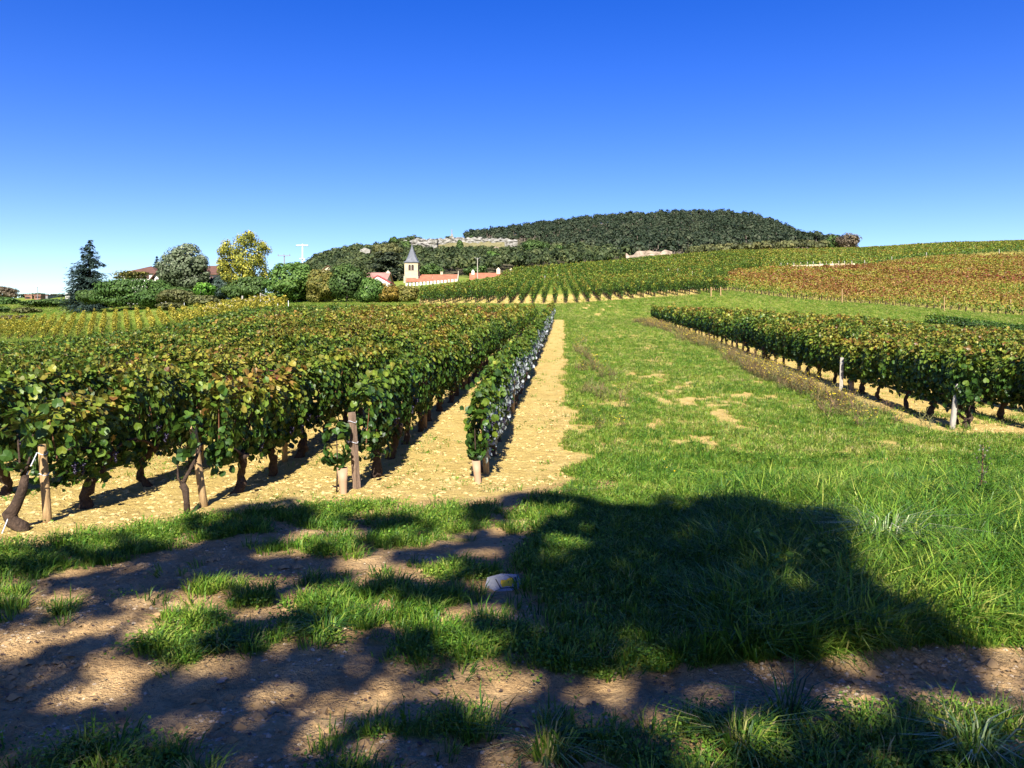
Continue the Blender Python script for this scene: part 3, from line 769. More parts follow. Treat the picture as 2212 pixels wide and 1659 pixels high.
# posts, guards, special vines at the row ends
def stake(name, x, y, h, rad, mat, label, group, lean=(0, 0), square=False, wire=None, base=-.12):
    root = empty(name, (x, y, H1(x, y)), random.random() * .6, label, 'post', group)
    m = MB()
    top = np.array([lean[0], lean[1], h])
    n = 4 if square else 10
    t = np.array([0, .33, .66, .97, 1.0])[:, None]
    b = np.array([0, 0, base])
    path = b + (top - b) * t
    m.tube(path, [rad * 1.04, rad, rad * 1.02, rad * .97, rad * .85], n)
    m.build('shaft', mat, root, smooth_=not square)
    if wire:
        w = MB()
        for zz in wire:
            a = np.linspace(0, 2 * math.pi, 13); c = b + (top - b) * ((zz - base) / (h - base))
            w.tube(np.stack([c[0] + np.cos(a) * rad * 1.08, c[1] + np.sin(a) * rad * 1.08, c[2] + .01 * np.sin(2 * a)], 1), .0035, 5, cap=False)
        w.build('wire_loop', M_wire, root)
    return root
G_POST = 'trellis posts in the nearest vineyard rows'
stake('trellis_post', -4.05, 6.73, .68, .036, M_post, 'round yellowish end post with anchor wire at the row on the far left', G_POST, (-.075, .03), wire=(.42, .6))
stake('trellis_post', -2.95, 7.42, .78, .036, M_post, 'round yellowish end post standing just behind the thin forked vine', G_POST, (-.12, .03), wire=(.6,))
stake('trellis_post', -1.66, 8.27, .82, .042, M_post_old, 'weathered split brown end post above a beige vine guard', G_POST, (-.06, .0), True, wire=(.72, .5))
stake('trellis_post', -.30, 9.15, .85, .036, M_post, 'slim end post beside the beige guard of the whitened row', G_POST, (-.03, .02), wire=(.5,))
for (p, q, k, ord_) in ((-3.58, 9.62, 2, 'second'), (-2.22, 12.1, 1, 'second'), (-4.62, 9.5, 3, 'second'), (-.93, 13.6, 0, 'second'), (-3.5, 14.9, 2, 'third'), (-2.25, 17.4, 1, 'third'), (-.93, 18.7, 0, 'third'), (-.95, 24, 0, 'fourth'), (-2.25, 22.6, 1, 'fourth'), (-.96, 29.3, 0, 'fifth')):
    x, y = xy(p, q)
    stake('trellis_post', x, y, 1.04, .034, M_post if k != 1 else M_post_old, f'round wooden post, {ord_} along {ROWNAME[k]}', G_POST, (random.uniform(-.05, .05), random.uniform(-.05, .05)), wire=(.45, .8))
stake('trellis_post', X_(841, 17.2) , 17.2, .74, .05, M_post_grey, 'pale square post standing in front of the right vineyard', G_POST, (.03, 0), True, wire=(.62,))
stake('trellis_post', X_(951, 12.3), 12.3, .72, .045, M_post_grey, 'grey topped leaning end post at the near corner of the right vineyard', G_POST, (.13, .02), wire=(.6,))
for (q, lab) in ((23.5, 'wooden post, third from the near end of the row facing the wildflowers'), (29, 'wooden post, fourth from the near end of the row facing the wildflowers'), (35, 'wooden post, fifth from the near end of the row facing the wildflowers')):
    x, y = xy(6.22, q, AZR)
    stake('trellis_post', x, y, 1.02, .036, M_post, lab, G_POST, (.02, .0), wire=(.5,))
x, y = xy(6.05, 24.6, AZR)

def guard(x, y, h, r0, r1_, label, lean=(0, 0)):
    n = 14; a = np.arange(n) / n * 2 * math.pi
    V = []; F = []
    prof = [(-.03, r0), (h * .5, (r0 + r1_) / 2), (h, r1_), (h - .004, r1_ - .004), (.0, r0 - .004)]
    for (z, rr) in prof:
        V += [(lean[0] * z + rr * math.cos(t), lean[1] * z + rr * math.sin(t), z) for t in a]
    for i in range(len(prof) - 1):
        F += [(i * n + k, i * n + (k + 1) % n, (i + 1) * n + (k + 1) % n, (i + 1) * n + k) for k in range(n)]
    m = MB(); m.add(V, F)
    o = m.build('vine_guard', M_tube, smooth_=True); o.location = (x, y, H1(x, y))
    return tag(o, label, 'guard', 'plastic guards round young vines')
guard(-1.757, 8.03, .27, .033, .058, 'beige tapered plastic guard in front of the weathered split post', (-.05, 0))
guard(-.376, 8.57, .26, .036, .048, 'beige plastic guard at the near end of the whitened row', (-.1, 0))
for (px, d, h, lab) in ((851.5, 17.2, .25, 'small beige guard just right of the pale square post'), (799, 21.6, .3, 'pale guard farther along the front row than the square post')):
    guard(X_(px, d), d, h, .05, .055, lab)

def young_vine(x, y, zlo, zhi, n, label, stem):
    root = empty('young_vine', (x, y, H1(x, y)), 0, label, 'vine')
    m = MB(); stem(m); m.build('stem', M_bark_vine, root, smooth_=True)
    P, N, s, rp, w = foliage(n, .2, zlo, zhi, 0.10, (.055, .095), .12, .2, r=r1, sprigs=False)
    leaf_obj('foliage', P, N, s, rp, LEAF_VINE, M_vine, root, white=w, down=1.1, r=r1)['kind'] = 'stuff'
    return root
young_vine(-1.84, 8.08, .27, .74, 95, 'young leafy vine growing out of the guard before the split post', lambda m: m.tube([(0, 0, -.02), (.01, 0, .3), (-.01, .02, .7)], [.01, .008, .004], 6))
young_vine(-.40, 8.66, .27, .86, 130, 'young leafy vine growing out of the guard of the whitened row', lambda m: m.tube([(0, 0, -.02), (-.01, 0, .3), (-.02, .02, .6)], [.01, .008, .004], 6))
def forked(m):
    m.tube([(0, 0, -.05), (-.01, 0, .12), (-.02, 0, .22), (-.05, 0, .27)], [.034, .028, .034, .036], 8)
    m.tube([(-.05, 0, .26), (-.02, .02, .34), (.05, .04, .48), (.1, .05, .62)], [.026, .018, .016, .012], 7)
    m.tube([(-.05, 0, .27), (-.09, .0, .33), (-.10, .02, .46), (-.03, .04, .62)], [.014, .009, .008, .006], 6)
v = young_vine(-3.0, 7.12, .48, .95, 46, 'thin forked vine with few leaves, standing clear at its row end', forked)
def gnarled(m):
    m.tube([(.06, 0, -.05), (.04, 0, .03), (-.04, 0, .07), (-.07, .01, .13), (-.02, .01, .2), (.03, .02, .33), (.05, .03, .46)], [.06, .058, .055, .06, .045, .04, .03], 9)
    m.tube([(.04, .02, .44), (.08, .03, .58), (.10, .05, .8)], [.016, .01, .006], 6)
    m.tube([(.04, .02, .44), (.0, .03, .56), (-.03, .05, .8)], [.012, .009, .006], 6)
young_vine(-4.15, 6.46, .5, 1.0, 60, 'gnarled twisted vine stump beside the anchor wire on the left', gnarled)
def stump(m):
    m.tube([(0, 0, -.05), (-.02, 0, .08), (.05, 0, .17), (.0, .02, .3), (.08, .02, .42)], [.075, .06, .055, .04, .02], 9)
    m.tube([(.02, 0, .12), (-.1, .02, .2), (-.15, .04, .34)], [.03, .025, .012], 7)
young_vine(X_(967, 12.45), 12.45, .4, .8, 40, 'gnarled vine stump in front of the grey topped leaning post', stump)
# anchor wire
m = MB(); z0 = H1(-4.2, 6.38)
m.tube([(-4.22, 6.36, z0 - .02), (-4.17, 6.5, z0 + .3), (-4.12, 6.68, z0 + .62)], .005, 6)
tag(m.build('anchor_wire', M_wire), 'pale anchor wire running from the ground to the left end post', 'wire')

# posts standing in the farther fields
def far_posts(name, pts, h, rad, mat, labels, group):
    m0 = MB(); m0.tube([(0, 0, -.2), (0, 0, h * .5), (0, 0, h)], [rad, rad, rad * .95], 6)
    src = m0.build(name, mat, link=False)
    for (x, y), lab in zip(pts, labels):
        c = bpy.data.objects.new(name, src.data); COL.objects.link(c)
        c.location = (x, y, H1(x, y)); tag(c, lab, 'post', group)
wp = []
for i, px in enumerate([1772, 1787, 1803, 1819, 1835, 1850, 1866, 1882, 1898, 1913, 1928, 1943, 1997, 2050, 2103, 2190]):
    pass
src_px = [443, 491, 538, 587, 636, 679, 727, 774, 817, 864, 906, 959, 1052, 1250, 1502, 2032]
src_px = [1800 + a / 2.911 for a in src_px]
pts = []; labs = []
for i, sx in enumerate(src_px):
    px = sx / 2.5; d = db_brown(px) + 8.6
    pts.append((X_(px, d), d))
    labs.append(f'{ORD[i]} post from the left along the skyline vines above the block wall')
far_posts('field_post', pts, 1.5, .09, M_post_grey, labs, 'posts at the edge of the skyline vineyard')
mid_src = [(1404, 730, 0), (1270, 690), (1184, 690), (45, 760), (163, 745), (1240, 560), (1665, 880), (1577, 895), (740, 590)]
pts = []; labs = []
side = ['pale post at the right end of the green slope above a clearing', 'pale post left of the clearing on the green slope', 'small pale post further left on the green slope', 'thin pale post by the leftmost aisles of the green slope', 'short pale post among the left aisles of the green slope', 'tiny post near the top of the green slope below the quarry', 'weathered post at the rightmost row end of the green slope', 'pale row end post low on the green slope above the grass', 'tiny post high on the left of the green slope']
for t, lab in zip(mid_src, side):
    sx, sy = 1350 + t[0] / 3.687, 500 + t[1] / 3.687
    px, py = sx / 2.5, sy / 2.5 + 3
    ds = np.linspace(77, 235, 800); yy = HOR - FPX * (H(X_(px, ds), ds) - EYE) / ds
    d = ds[np.argmin(abs(yy - py - 2))]
    pts.append((X_(px, d), d)); labs.append(lab)
far_posts('field_post', pts[:6] + pts[8:], 1.75, .06, M_post_grey, labs[:6] + labs[8:], 'posts among the vines on the green slope')
far_posts('field_post', pts[6:8], .95, .06, M_post, labs[6:8], 'posts among the vines on the green slope')
pts = []; labs = []
for (sx, sy), lab in zip([(2115, 535), (1632, 525), (889, 485), (1750, 195), (415, 360)], ['tall thin post at the right of the russet rows\' front edge', 'weathered post in the middle of the russet rows\' front edge', 'pale post at the left of the russet rows\' front edge', 'small grey post high up among the russet rows', 'small pale post at the left end of the russet rows']):
    px, py = (1800 + sx / 2.911) / 2.5, (600 + sy / 2.911) / 2.5
    ds = np.linspace(82.5, 198, 800); yy = HOR - FPX * (H(X_(px, ds), ds) - EYE) / ds
    d = ds[np.argmin(abs(yy - py))]
    pts.append((X_(px, d), d)); labs.append(lab)
far_posts('field_post', pts, 1.6, .05, M_post, labs, 'posts among the russet vine rows')

# ------------------------------------------------------------------ grass, weeds, stones
M_grass = leaf_mat('grass_blade', [(0, (.018, .055, .008)), (.3, (.045, .125, .010)), (.5, (.115, .215, .018)), (.68, (.235, .29, .036)), (.85, (.35, .32, .09)), (1, (.38, .31, .15))], rough=.5, spec=.3, trans=.35, nscale=.7, namt=.22, jitter=.4)
M_weed = leaf_mat('dry_weed', [(0, (.08, .12, .025)), (.4, (.17, .15, .06)), (.7, (.20, .125, .07)), (.85, (.15, .085, .055)), (.93, (.50, .38, .03)), (1, (.62, .47, .03))], rough=.7, spec=.2, trans=.25, nscale=.4, namt=.08, jitter=.3)
def tuft(nb, h, spread, bend, width, ripe, r, rip_sd=.1):
    V = []; F4 = []; F3 = []; rp = []; 
    for i in range(nb):
        a = r.random() * 6.28; rad = spread * math.sqrt(r.random())
        bx, by = rad * math.cos(a), rad * math.sin(a)
        hh = h * r.uniform(.5, 1.1); b = bend * r.uniform(.3, 1.3) * hh; da = a + r.normal(0, .7)
        dx, dy = math.cos(da) * b, math.sin(da) * b
        wx, wy = -math.sin(da + .5) * width / 2, math.cos(da + .5) * width / 2
        k = len(V)
        V += [(bx - wx, by - wy, -.01), (bx + wx, by + wy, -.01), (bx + dx * .35 + wx * .9, by + dy * .35 + wy * .9, hh * .55), (bx + dx * .35 - wx * .9, by + dy * .35 - wy * .9, hh * .55),
              (bx + dx, by + dy, hh * (1 - .25 * bend))]
        F4.append((k, k + 1, k + 2, k + 3)); F3.append((k + 3, k + 2, k + 4))
        rp.append(np.clip(ripe + r.normal(0, rip_sd), 0, 1))
    rp = np.array(rp)
    return mesh_obj('tuft', np.array(V), [np.array(F4), np.array(F3)], M_grass, face_attr={'ripe': np.concatenate([rp, rp]), 'rnd': np.concatenate([r.random(nb)] * 2)}, link=False)
def herb(n, h, spread, size, ripe, r, mat=None):
    P = np.stack([r.normal(0, spread, n), r.normal(0, spread, n), r.uniform(.2, 1, n) * h], 1)
    N = np.stack([r.normal(0, .5, n), r.normal(0, .5, n), np.ones(n)], 1)
    return leaf_obj('tuft', P, N, r.uniform(.7, 1.3, n) * size, np.clip(ripe + r.normal(0, .08, n), 0, 1), LEAF_QUAD, mat or M_grass, link=False, down=0, jit=1.0, r=r)
def flower_weed(r, dry):
    V = []; F4 = []; rp = []
    def strip(a, b, w, c):
        k = len(V); V.extend([(a[0] - w, a[1], a[2]), (a[0] + w, a[1], a[2]), (b[0] + w * .6, b[1], b[2]), (b[0] - w * .6, b[1], b[2])]); F4.append((k, k + 1, k + 2, k + 3)); rp.append(c)
    for s in range(5):
        a = r.random() * 6.28; h = r.uniform(.12, .32)
        b0 = np.array([r.normal(0, .06), r.normal(0, .06), 0]); t0 = b0 + np.array([math.cos(a) * .12, math.sin(a) * .12, h])
        strip(b0, t0, .004, dry)
        for j in range(4):
            c = b0 + (t0 - b0) * r.uniform(.4, .9); e = c + np.array([r.normal(0, .06), r.normal(0, .06), r.uniform(.05, .12)])
            strip(c, e, .003, dry + .05)
            if r.random() < .22:
                q = .010; k = len(V); V.extend([(e[0] - q, e[1] - q, e[2]), (e[0] + q, e[1] - q, e[2] + q * .4), (e[0] + q, e[1] + q, e[2] + q), (e[0] - q, e[1] + q, e[2] + q * .4)]); F4.append((k, k + 1, k + 2, k + 3)); rp.append(1.0 if r.random() < .8 else .95)
        for j in range(5):
            c = b0 + (t0 - b0) * r.uniform(.05, .7); e = c + np.array([r.normal(0, .05), r.normal(0, .05), r.uniform(.0, .05)]); strip(c, e, .007, r.uniform(0, dry))
    n = len(F4)
    return mesh_obj('tuft', np.array(V), np.array(F4), M_weed, face_attr={'ripe': np.array(rp), 'rnd': r.random(n)}, link=False)

def scatter(name, pts, tufts, label, cat, smin, smax, grow=0.0, r=rng, tilt=.15, scales=None):
    n = len(pts)
    V = np.stack([pts[:, 0], pts[:, 1], H(pts[:, 0], pts[:, 1])], 1)
    me = bpy.data.meshes.new(name); me.vertices.add(n); me.vertices.foreach_set('co', V.astype(np.float32).ravel())
    def at(k, t, v, prop='value'):
        a = me.attributes.new(k, t, 'POINT'); a.data.foreach_set(prop, v)
    at('rot', 'FLOAT_VECTOR', np.stack([r.normal(0, tilt, n), r.normal(0, tilt, n), r.random(n) * 6.28], 1).astype(np.float32).ravel(), 'vector')
    d = np.hypot(pts[:, 0], pts[:, 1])
    at('scl', 'FLOAT', (r.uniform(smin, smax, n) * (1 + grow * d) * (1 if scales is None else scales)).astype(np.float32))
    at('pick', 'INT', r.integers(0, len(tufts), n).astype(np.int32))
    ob = bpy.data.objects.new(name, me); COL.objects.link(ob)
    ng = bpy.data.node_groups.new(name, 'GeometryNodeTree')
    ng.interface.new_socket('Geometry', in_out='INPUT', socket_type='NodeSocketGeometry')
    ng.interface.new_socket('Geometry', in_out='OUTPUT', socket_type='NodeSocketGeometry')
    nn, ll = ng.nodes, ng.links
    gi = nn.new('NodeGroupInput'); go = nn.new('NodeGroupOutput'); jn = nn.new('GeometryNodeJoinGeometry')
    def named(k, t):
        x = nn.new('GeometryNodeInputNamedAttribute'); x.data_type = t; x.inputs['Name'].default_value = k; return x.outputs['Attribute']
    pk, ro, sl = named('pick', 'INT'), named('rot', 'FLOAT_VECTOR'), named('scl', 'FLOAT')
    for i, t in enumerate(tufts):
        oi = nn.new('GeometryNodeObjectInfo'); oi.inputs['Object'].default_value = t
        cm = nn.new('FunctionNodeCompare'); cm.data_type = 'INT'; cm.operation = 'EQUAL'
        ll.new(pk, cm.inputs[2]); cm.inputs[3].default_value = i
        ip = nn.new('GeometryNodeInstanceOnPoints')
        ll.new(gi.outputs[0], ip.inputs['Points']); ll.new(cm.outputs[0], ip.inputs['Selection'])
        ll.new(oi.outputs['Geometry'], ip.inputs['Instance']); ll.new(ro, ip.inputs['Rotation']); ll.new(sl, ip.inputs['Scale'])
        ll.new(ip.outputs[0], jn.inputs[0])
    ll.new(jn.outputs[0], go.inputs[0])
    md = ob.modifiers.new('tufts', 'NODES'); md.node_group = ng
    return tag(ob, label, cat, None, 'stuff')

r3 = np.random.default_rng(31)
T_short = [tuft(18, .06, .05, .8, .006, rp, r3) for rp in (.48, .56, .64, .76)]
T_mid = [tuft(18, .088, .05, .85, .0055, rp, r3) for rp in (.36, .46, .54)]
T_long = [tuft(22, .23, .08, 1.3, .008, rp, r3) for rp in (.38, .48, .56)]
T_dry = [tuft(16, .10, .05, .9, .005, rp, r3, .2) for rp in (.45, .62, .8)]
T_herb = [herb(60, .035, .05, .012, rp, r3) for rp in (.4, .52)]
T_weed = [flower_weed(r3, d) for d in (.28, .5, .72)]
def fan(d0, d1, dens):
    n = int(dens * .72 * (d1 * d1 - d0 * d0))
    y = np.sqrt(r3.uniform(d0 * d0, d1 * d1, n)); x = r3.uniform(-.72, .72, n) * y
    return np.stack([x, y], 1)
cl, cm_, cg, ch, cw, cd = [], [], [], [], [], []
for d0, d1, dn in ((2.3, 4, 900), (4, 6, 900), (6, 9, 620), (9, 14, 330), (14, 22, 190), (22, 34, 95), (34, 62, 42), (62, 84, 22), (84, 150, 5)):
    p = fan(d0, d1, dn)
    g, pale, lg, wd, n1, n2 = cover(p[:, 0], p[:, 1])
    keep = (r3.random(len(p)) < np.clip((g - .2) * 1.25, 0, 1) ** np.where(p[:, 1] < 7, 1.5, 1)) & ((p[:, 1] < 84) | (colpx(p[:, 0], p[:, 1]) < 420))
    p, g, lg, wd, n1, n2, pale = p[keep], g[keep], lg[keep], wd[keep], n1[keep], n2[keep], pale[keep]
    u = r3.random(len(p))
    fore = (p[:, 1] < yfront(p[:, 0]) + 1.2)
    is_long = u < lg * .55
    is_weed = (~is_long) & (u < wd * .6)
    is_herb = (~is_long) & (~is_weed) & (u < np.where(fore, .3 * smooth(.4, .6, n1) + .08, .06))
    is_dry = (~is_long) & (~is_weed) & (~is_herb) & (p[:, 1] < 3.35) & (r3.random(len(p)) < .6)
    cd.append(p[is_dry]); p2 = is_dry
    is_mid = (~is_long) & (~is_weed) & (~is_herb) & (~is_dry) & (u < np.where(fore, .85, .25))
    cg.append(p[is_long]); cw.append(p[is_weed]); ch.append(p[is_herb]); cm_.append(p[is_mid]); cl.append(p[~(is_long | is_weed | is_herb | is_mid | is_dry)])
GROW = .02
scatter('lawn_grass', np.concatenate(cl), T_short, 'short yellow green grass of the path between the vineyards', 'grass', .7, 1.3, GROW, r3)
scatter('tufted_grass', np.concatenate(cm_), T_mid, 'tufted green grass round the shaded dirt track', 'grass', .6, 1.35, GROW * .6, r3)
scatter('dry_grass', np.concatenate(cd), T_dry, 'dull brownish grass at the near edge of the track', 'grass', .5, 1.3, 0, r3)
scatter('long_grass', np.concatenate(cg), T_long, 'long lush grass bank on the right of the shade', 'grass', .55, 1.2, 0, r3, .25)
scatter('low_herbs', np.concatenate(ch), T_herb, 'small leafy ground herbs between the grass tufts', 'herbs', .7, 1.5, GROW, r3)
scatter('wildflower_strip', np.concatenate(cw), T_weed, 'dry brown stems with tiny yellow flowers beside the right vineyard', 'wildflowers', .6, 1.1, .006, r3)
# sparse weeds on the vineyard soil
p = np.concatenate([fan(6.2, 12, 40), fan(12, 25, 20), fan(25, 55, 5)])
pp, qq = pq(p[:, 0], p[:, 1]); n1 = fbm(p[:, 0] * .9, p[:, 1] * .9)
k = (pp < -.1) & (pp > -9) & (p[:, 1] > yfront(p[:, 0])) & (r3.random(len(p)) < smooth(.42, .62, n1))
scatter('soil_weeds', p[k], [tuft(5, .06, .04, 1.0, .006, .6, r3), herb(7, .03, .04, .02, .5, r3)], 'sparse seedlings and straw on the pale vineyard soil', 'weeds', .6, 1.3, .01, r3)
# clods and stones
M_clod = plain_mat('soil_clod', (.54, .39, .16), .95, .35, 3)
M_peb = plain_mat('track_pebble', (.48, .37, .24), .9, .4, 3)
def stones(name, p, smin, smax, mat, label, r):
    n = len(p); base = np.array([(1, 0, 0), (0, 1, 0), (-1, 0, 0), (0, -1, 0), (.0, .0, .7), (.7, .7, .35), (-.7, .7, .3), (-.7, -.7, .35), (.7, -.7, .3)])
    f = np.array([(0, 5, 4), (5, 1, 4), (1, 6, 4), (6, 2, 4), (2, 7, 4), (7, 3, 4), (3, 8, 4), (8, 0, 4)])
    s = smin + (smax - smin) * r.random(n) ** 2.5; a = r.random(n) * 6.28
    b = base[None] * (1 + r.normal(0, .22, (n, 9, 3))) * s[:, None, None]
    b[:, :, 2] *= r.uniform(.6, 1.2, n)[:, None]
    ca, sa = np.cos(a)[:, None], np.sin(a)[:, None]
    V = np.stack([b[:, :, 0] * ca - b[:, :, 1] * sa + p[:, 0:1], b[:, :, 0] * sa + b[:, :, 1] * ca + p[:, 1:2], b[:, :, 2] + H(p[:, 0], p[:, 1])[:, None] - .003], -1)
    F = (f[None] + (np.arange(n) * 9)[:, None, None]).reshape(-1, 3)
    return tag(mesh_obj(name, V.reshape(-1, 3), F, mat), label, 'stones', None, 'stuff')
p = np.concatenate([fan(5, 9, 260), fan(9, 15, 110), fan(15, 28, 25)])
pp, qq = pq(p[:, 0], p[:, 1]); pr_, qr_ = pq(p[:, 0], p[:, 1], AZR)
k = (r3.random(len(p)) < .6) & ((pp < .1) & (pp > -12) & (p[:, 1] > yfront(p[:, 0]) + .1)) | ((pr_ > 6) & (qr_ > 12.7))
stones('soil_clods', p[k], .008, .034, M_clod, 'pale crumbly soil clods between the vine rows', r3)
p = np.concatenate([fan(2.4, 4.6, 1300), fan(4.6, 7, 300)])
g = cover(p[:, 0], p[:, 1])[0]; n1 = fbm(p[:, 0] * 1.7, p[:, 1] * 1.7)
k = (g < .3) & (p[:, 1] < yfront(p[:, 0])) & (r3.random(len(p)) < smooth(.38, .62, n1))
stones('track_pebbles', p[k], .003, .014, M_peb, 'small pale pebbles strewn on the dirt track', r3)

M_tclod = plain_mat('track_clod', (.40, .255, .115), .95, .4, 3)
p = np.concatenate([fan(2.6, 3.9, 520), fan(3.9, 6.2, 160)])
g = cover(p[:, 0], p[:, 1])[0]; n1 = fbm(p[:, 0] * 1.1 + 8, p[:, 1] * 1.9, 3)
k = (g < .4) & (p[:, 1] < yfront(p[:, 0])) & (r3.random(len(p)) < smooth(.48, .62, n1))
stones('track_clods', p[k], .006, .034, M_tclod, 'crumbly brown earth clods along the rut of the track', r3)
M_litter = leaf_mat('leaf_litter', [(0, (.05, .03, .018)), (.6, (.16, .10, .055)), (1, (.34, .26, .14))], trans=.05)
p = np.concatenate([fan(2.5, 4.2, 110), fan(4.2, 8, 36), fan(8, 16, 9)])
n = len(p)
leaf_l = leaf_obj('leaf_litter', np.stack([p[:, 0], p[:, 1], H(p[:, 0], p[:, 1]) + .008], 1), np.stack([r3.normal(0, .3, n), r3.normal(0, .3, n), np.ones(n)], 1), r3.uniform(.008, .026, n), r3.random(n), LEAF_QUAD, M_litter, down=0, jit=1, r=r3)
tag(leaf_l, 'tiny dry leaf fragments and straw on the bare earth', 'litter', None, 'stuff')
# ------------------------------------------------------------------ wayside objects
M_marker = plain_mat('marker_concrete', (.30, .30, .30), .9, .35, 14, bump=.4, bscale=60)
M_yellow = plain_mat('marker_yellow', (.80, .48, .02), .6, .2, 30)
M_groove = plain_mat('marker_groove', (.04, .04, .045), .9, .3, 20)
def marker():
    d = 4.93; x0 = X_(503, d); y0 = 4.97
    root = empty('waymark_stone', (x0, y0, H1(x0, y0) - .018), R(4), 'small concrete waymark block with a yellow painted sign, half sunk in the grass', 'waymark')
    top = [(-.115, -.02), (-.06, -.075), (.085, -.07), (.115, .0), (.105, .085), (-.01, .095), (-.1, .06)]
    m = MB(); n = len(top); zt = lambda x, y: .038 + y * .34
    V = [(x * 1.06, y * 1.06, -.06) for x, y in top] + [(x, y, zt(x, y)) for x, y in top]
    m.add(V, [tuple(range(n, 2 * n)), tuple(range(n))[::-1]] + [(i, (i + 1) % n, (i + 1) % n + n, i + n) for i in range(n)])
    m.build('block', M_marker, root)
    # sign on the sloping top: a dark incised frame and the yellow mark, both a few mm proud or flush
    def plate(poly, lift, h, name, mat):
        k = len(poly); q = MB()
        q.add([(x, y, zt(x, y) + lift - h) for x, y in poly] + [(x, y, zt(x, y) + lift) for x, y in poly], [tuple(range(k, 2 * k)), tuple(range(k))[::-1]] + [(i, (i + 1) % k, (i + 1) % k + k, i + k) for i in range(k)])
        q.build(name, mat, root)
    fr = [(-.045, .035), (-.018, -.052), (.072, -.046), (.088, .01), (.082, .052)]
    g = MB()
    for a, b in zip(fr[:-1], fr[1:]):
        g.tube([(a[0], a[1], zt(*a) + .001), (b[0], b[1], zt(*b) + .001)], .0035, 6)
    g.build('groove', M_groove, root)
    plate([(-.010, -.034), (-.016, -.006), (-.013, .022), (.026, .024), (.031, .036), (.066, .048), (.074, .014), (.066, .0), (.052, -.016), (.058, -.026), (.05, -.036), (.018, -.03), (.0, -.04)], .005, .006, 'sign', M_yellow)
    plate([(.030, -.012), (.034, .010), (.037, .010), (.033, -.012)], .0065, .003, 'crease', M_groove)
marker()

M_petal = plain_mat('dandelion_petal', (.75, .47, .01), .6, .15, 40)
M_stalk = plain_mat('flower_stalk', (.10, .17, .04), .6, .2, 20)
r4 = np.random.default_rng(41)
def dandelion(px, py, label, size=.018):
    d = FPX * EYE / (py * K - HOR) if py * K - HOR > 20 else 20
    ds = np.linspace(4, 40, 1500); yy = HOR - FPX * (H(XK(px, ds), ds) + .08 - EYE) / ds
    d = ds[np.argmin(abs(yy - py * K))]
    x = XK(px, d); root = empty('dandelion', (x, d, H1(x, d)), 0, label, 'flower', 'single yellow flowers in the grass')
    m = MB(); m.tube([(0, 0, 0), (.004, 0, .05), (0, .004, .10)], .0025, 5); m.build('stalk', M_stalk, root)
    n = 26; a = r4.random(n) * 6.28; el = r4.uniform(.1, 1.3, n)
    N = np.stack([np.cos(a) * np.sin(el), np.sin(a) * np.sin(el), np.cos(el)], 1)
    V, F, li = leaves(np.array([0, 0, .10]) + N * size * .5, N, size * .8, LEAF_QUAD, down=0, jit=1, r=r4)
    mesh_obj('bloom', V, F, M_petal, root)
for (px, py, lab, s) in ((1555, 1132, 'yellow dandelion at the edge of the shade, nearest of the single flowers', .022), (1690, 1154, 'yellow dandelion in the short grass right of a bare patch', .013), (1690, 1228, 'small yellow dandelion half hidden in the long grass', .012),
                      (1663, 1109, 'small yellow dandelion near the right bare patches', .012), (1691, 1155, 'tiny yellow dandelion beside another in sunlit grass', .009), (1457, 1021, 'yellow dandelion in the sunlit lawn beyond the bare earth', .014), (1440, 1014, 'tiny yellow dandelion left of another in the sunlit lawn', .010), (1435, 996, 'farthest yellow dandelion on the lawn near the sandy strip', .012)):
    dandelion(px, py, lab, s)
# tussock with pale blades, tall dark dock
def placed(px, py):
    ds = np.linspace(2.5, 40, 3000); yy = HOR - FPX * (H(XK(px, ds), ds) - EYE) / ds
    d = ds[np.argmin(abs(yy - py * K))]; return XK(px, d), d
M_tuss = leaf_mat('tussock_blade', [(0, (.05, .12, .02)), (.5, (.14, .22, .06)), (.8, (.35, .38, .2)), (1, (.5, .48, .32))], rough=.4, spec=.4, trans=.3, nscale=3, namt=.2)
def tussock(px, py, n, h, label, mat=None, ripe=.5):
    x, y = placed(px, py)
    o = tuft(n, h, .05, 1.7, .007, ripe, r4, .25); o.data.materials[0] = mat or M_tuss
    c = bpy.data.objects.new('grass_tussock', o.data); COL.objects.link(c); c.location = (x, y, H1(x, y))
    tag(c, label, 'tussock', 'separate grass tussocks')
tussock(1910, 1190, 170, .42, 'large tussock with long pale splayed blades in the sunlit bank')
tussock(2090, 1100, 120, .4, 'bluish green tussock on the upper part of the sunlit bank', M_grass, .3)
tussock(1250, 1070, 90, .15, 'round grass clump at the end of the sandy strip', M_grass, .45)
tussock(1700, 1560, 90, .2, 'dark spiky clump by the near edge of the track', M_grass, .25)
tussock(1595, 1625, 110, .2, 'bright clump at the bottom edge, lit by a sun fleck', M_grass, .55)
tussock(1180, 1640, 90, .19, 'narrow clump at the bottom edge left of the bright one', M_grass, .5)
tussock(2110, 1640, 80, .2, 'dry pale tussock in the bottom right corner', M_tuss, .55)
tussock(140, 1322, 70, .10, 'small dark clump on the bare soil at far left', M_grass, .3)
tussock(700, 1375, 110, .17, 'dark clump beside the sunlit grass patch', M_grass, .3)
tussock(470, 1405, 90, .13, 'dense clump at the end of the mossy patch', M_grass, .35)
x, y = placed(2118, 1100)
root = empty('dock_plant', (x, y, H1(x, y)), 0, 'tall dark dried dock stalk standing at the right edge of the grass', 'plant')
m = MB(); m.tube([(0, 0, 0), (.01, 0, .25), (.03, .01, .56)], [.006, .005, .003], 6); m.build('stalk', M_cane, root)
n = 90; t = r4.uniform(.35, 1, n); P = np.stack([.03 * t + r4.normal(0, .022, n), r4.normal(0, .022, n), t * .57], 1)
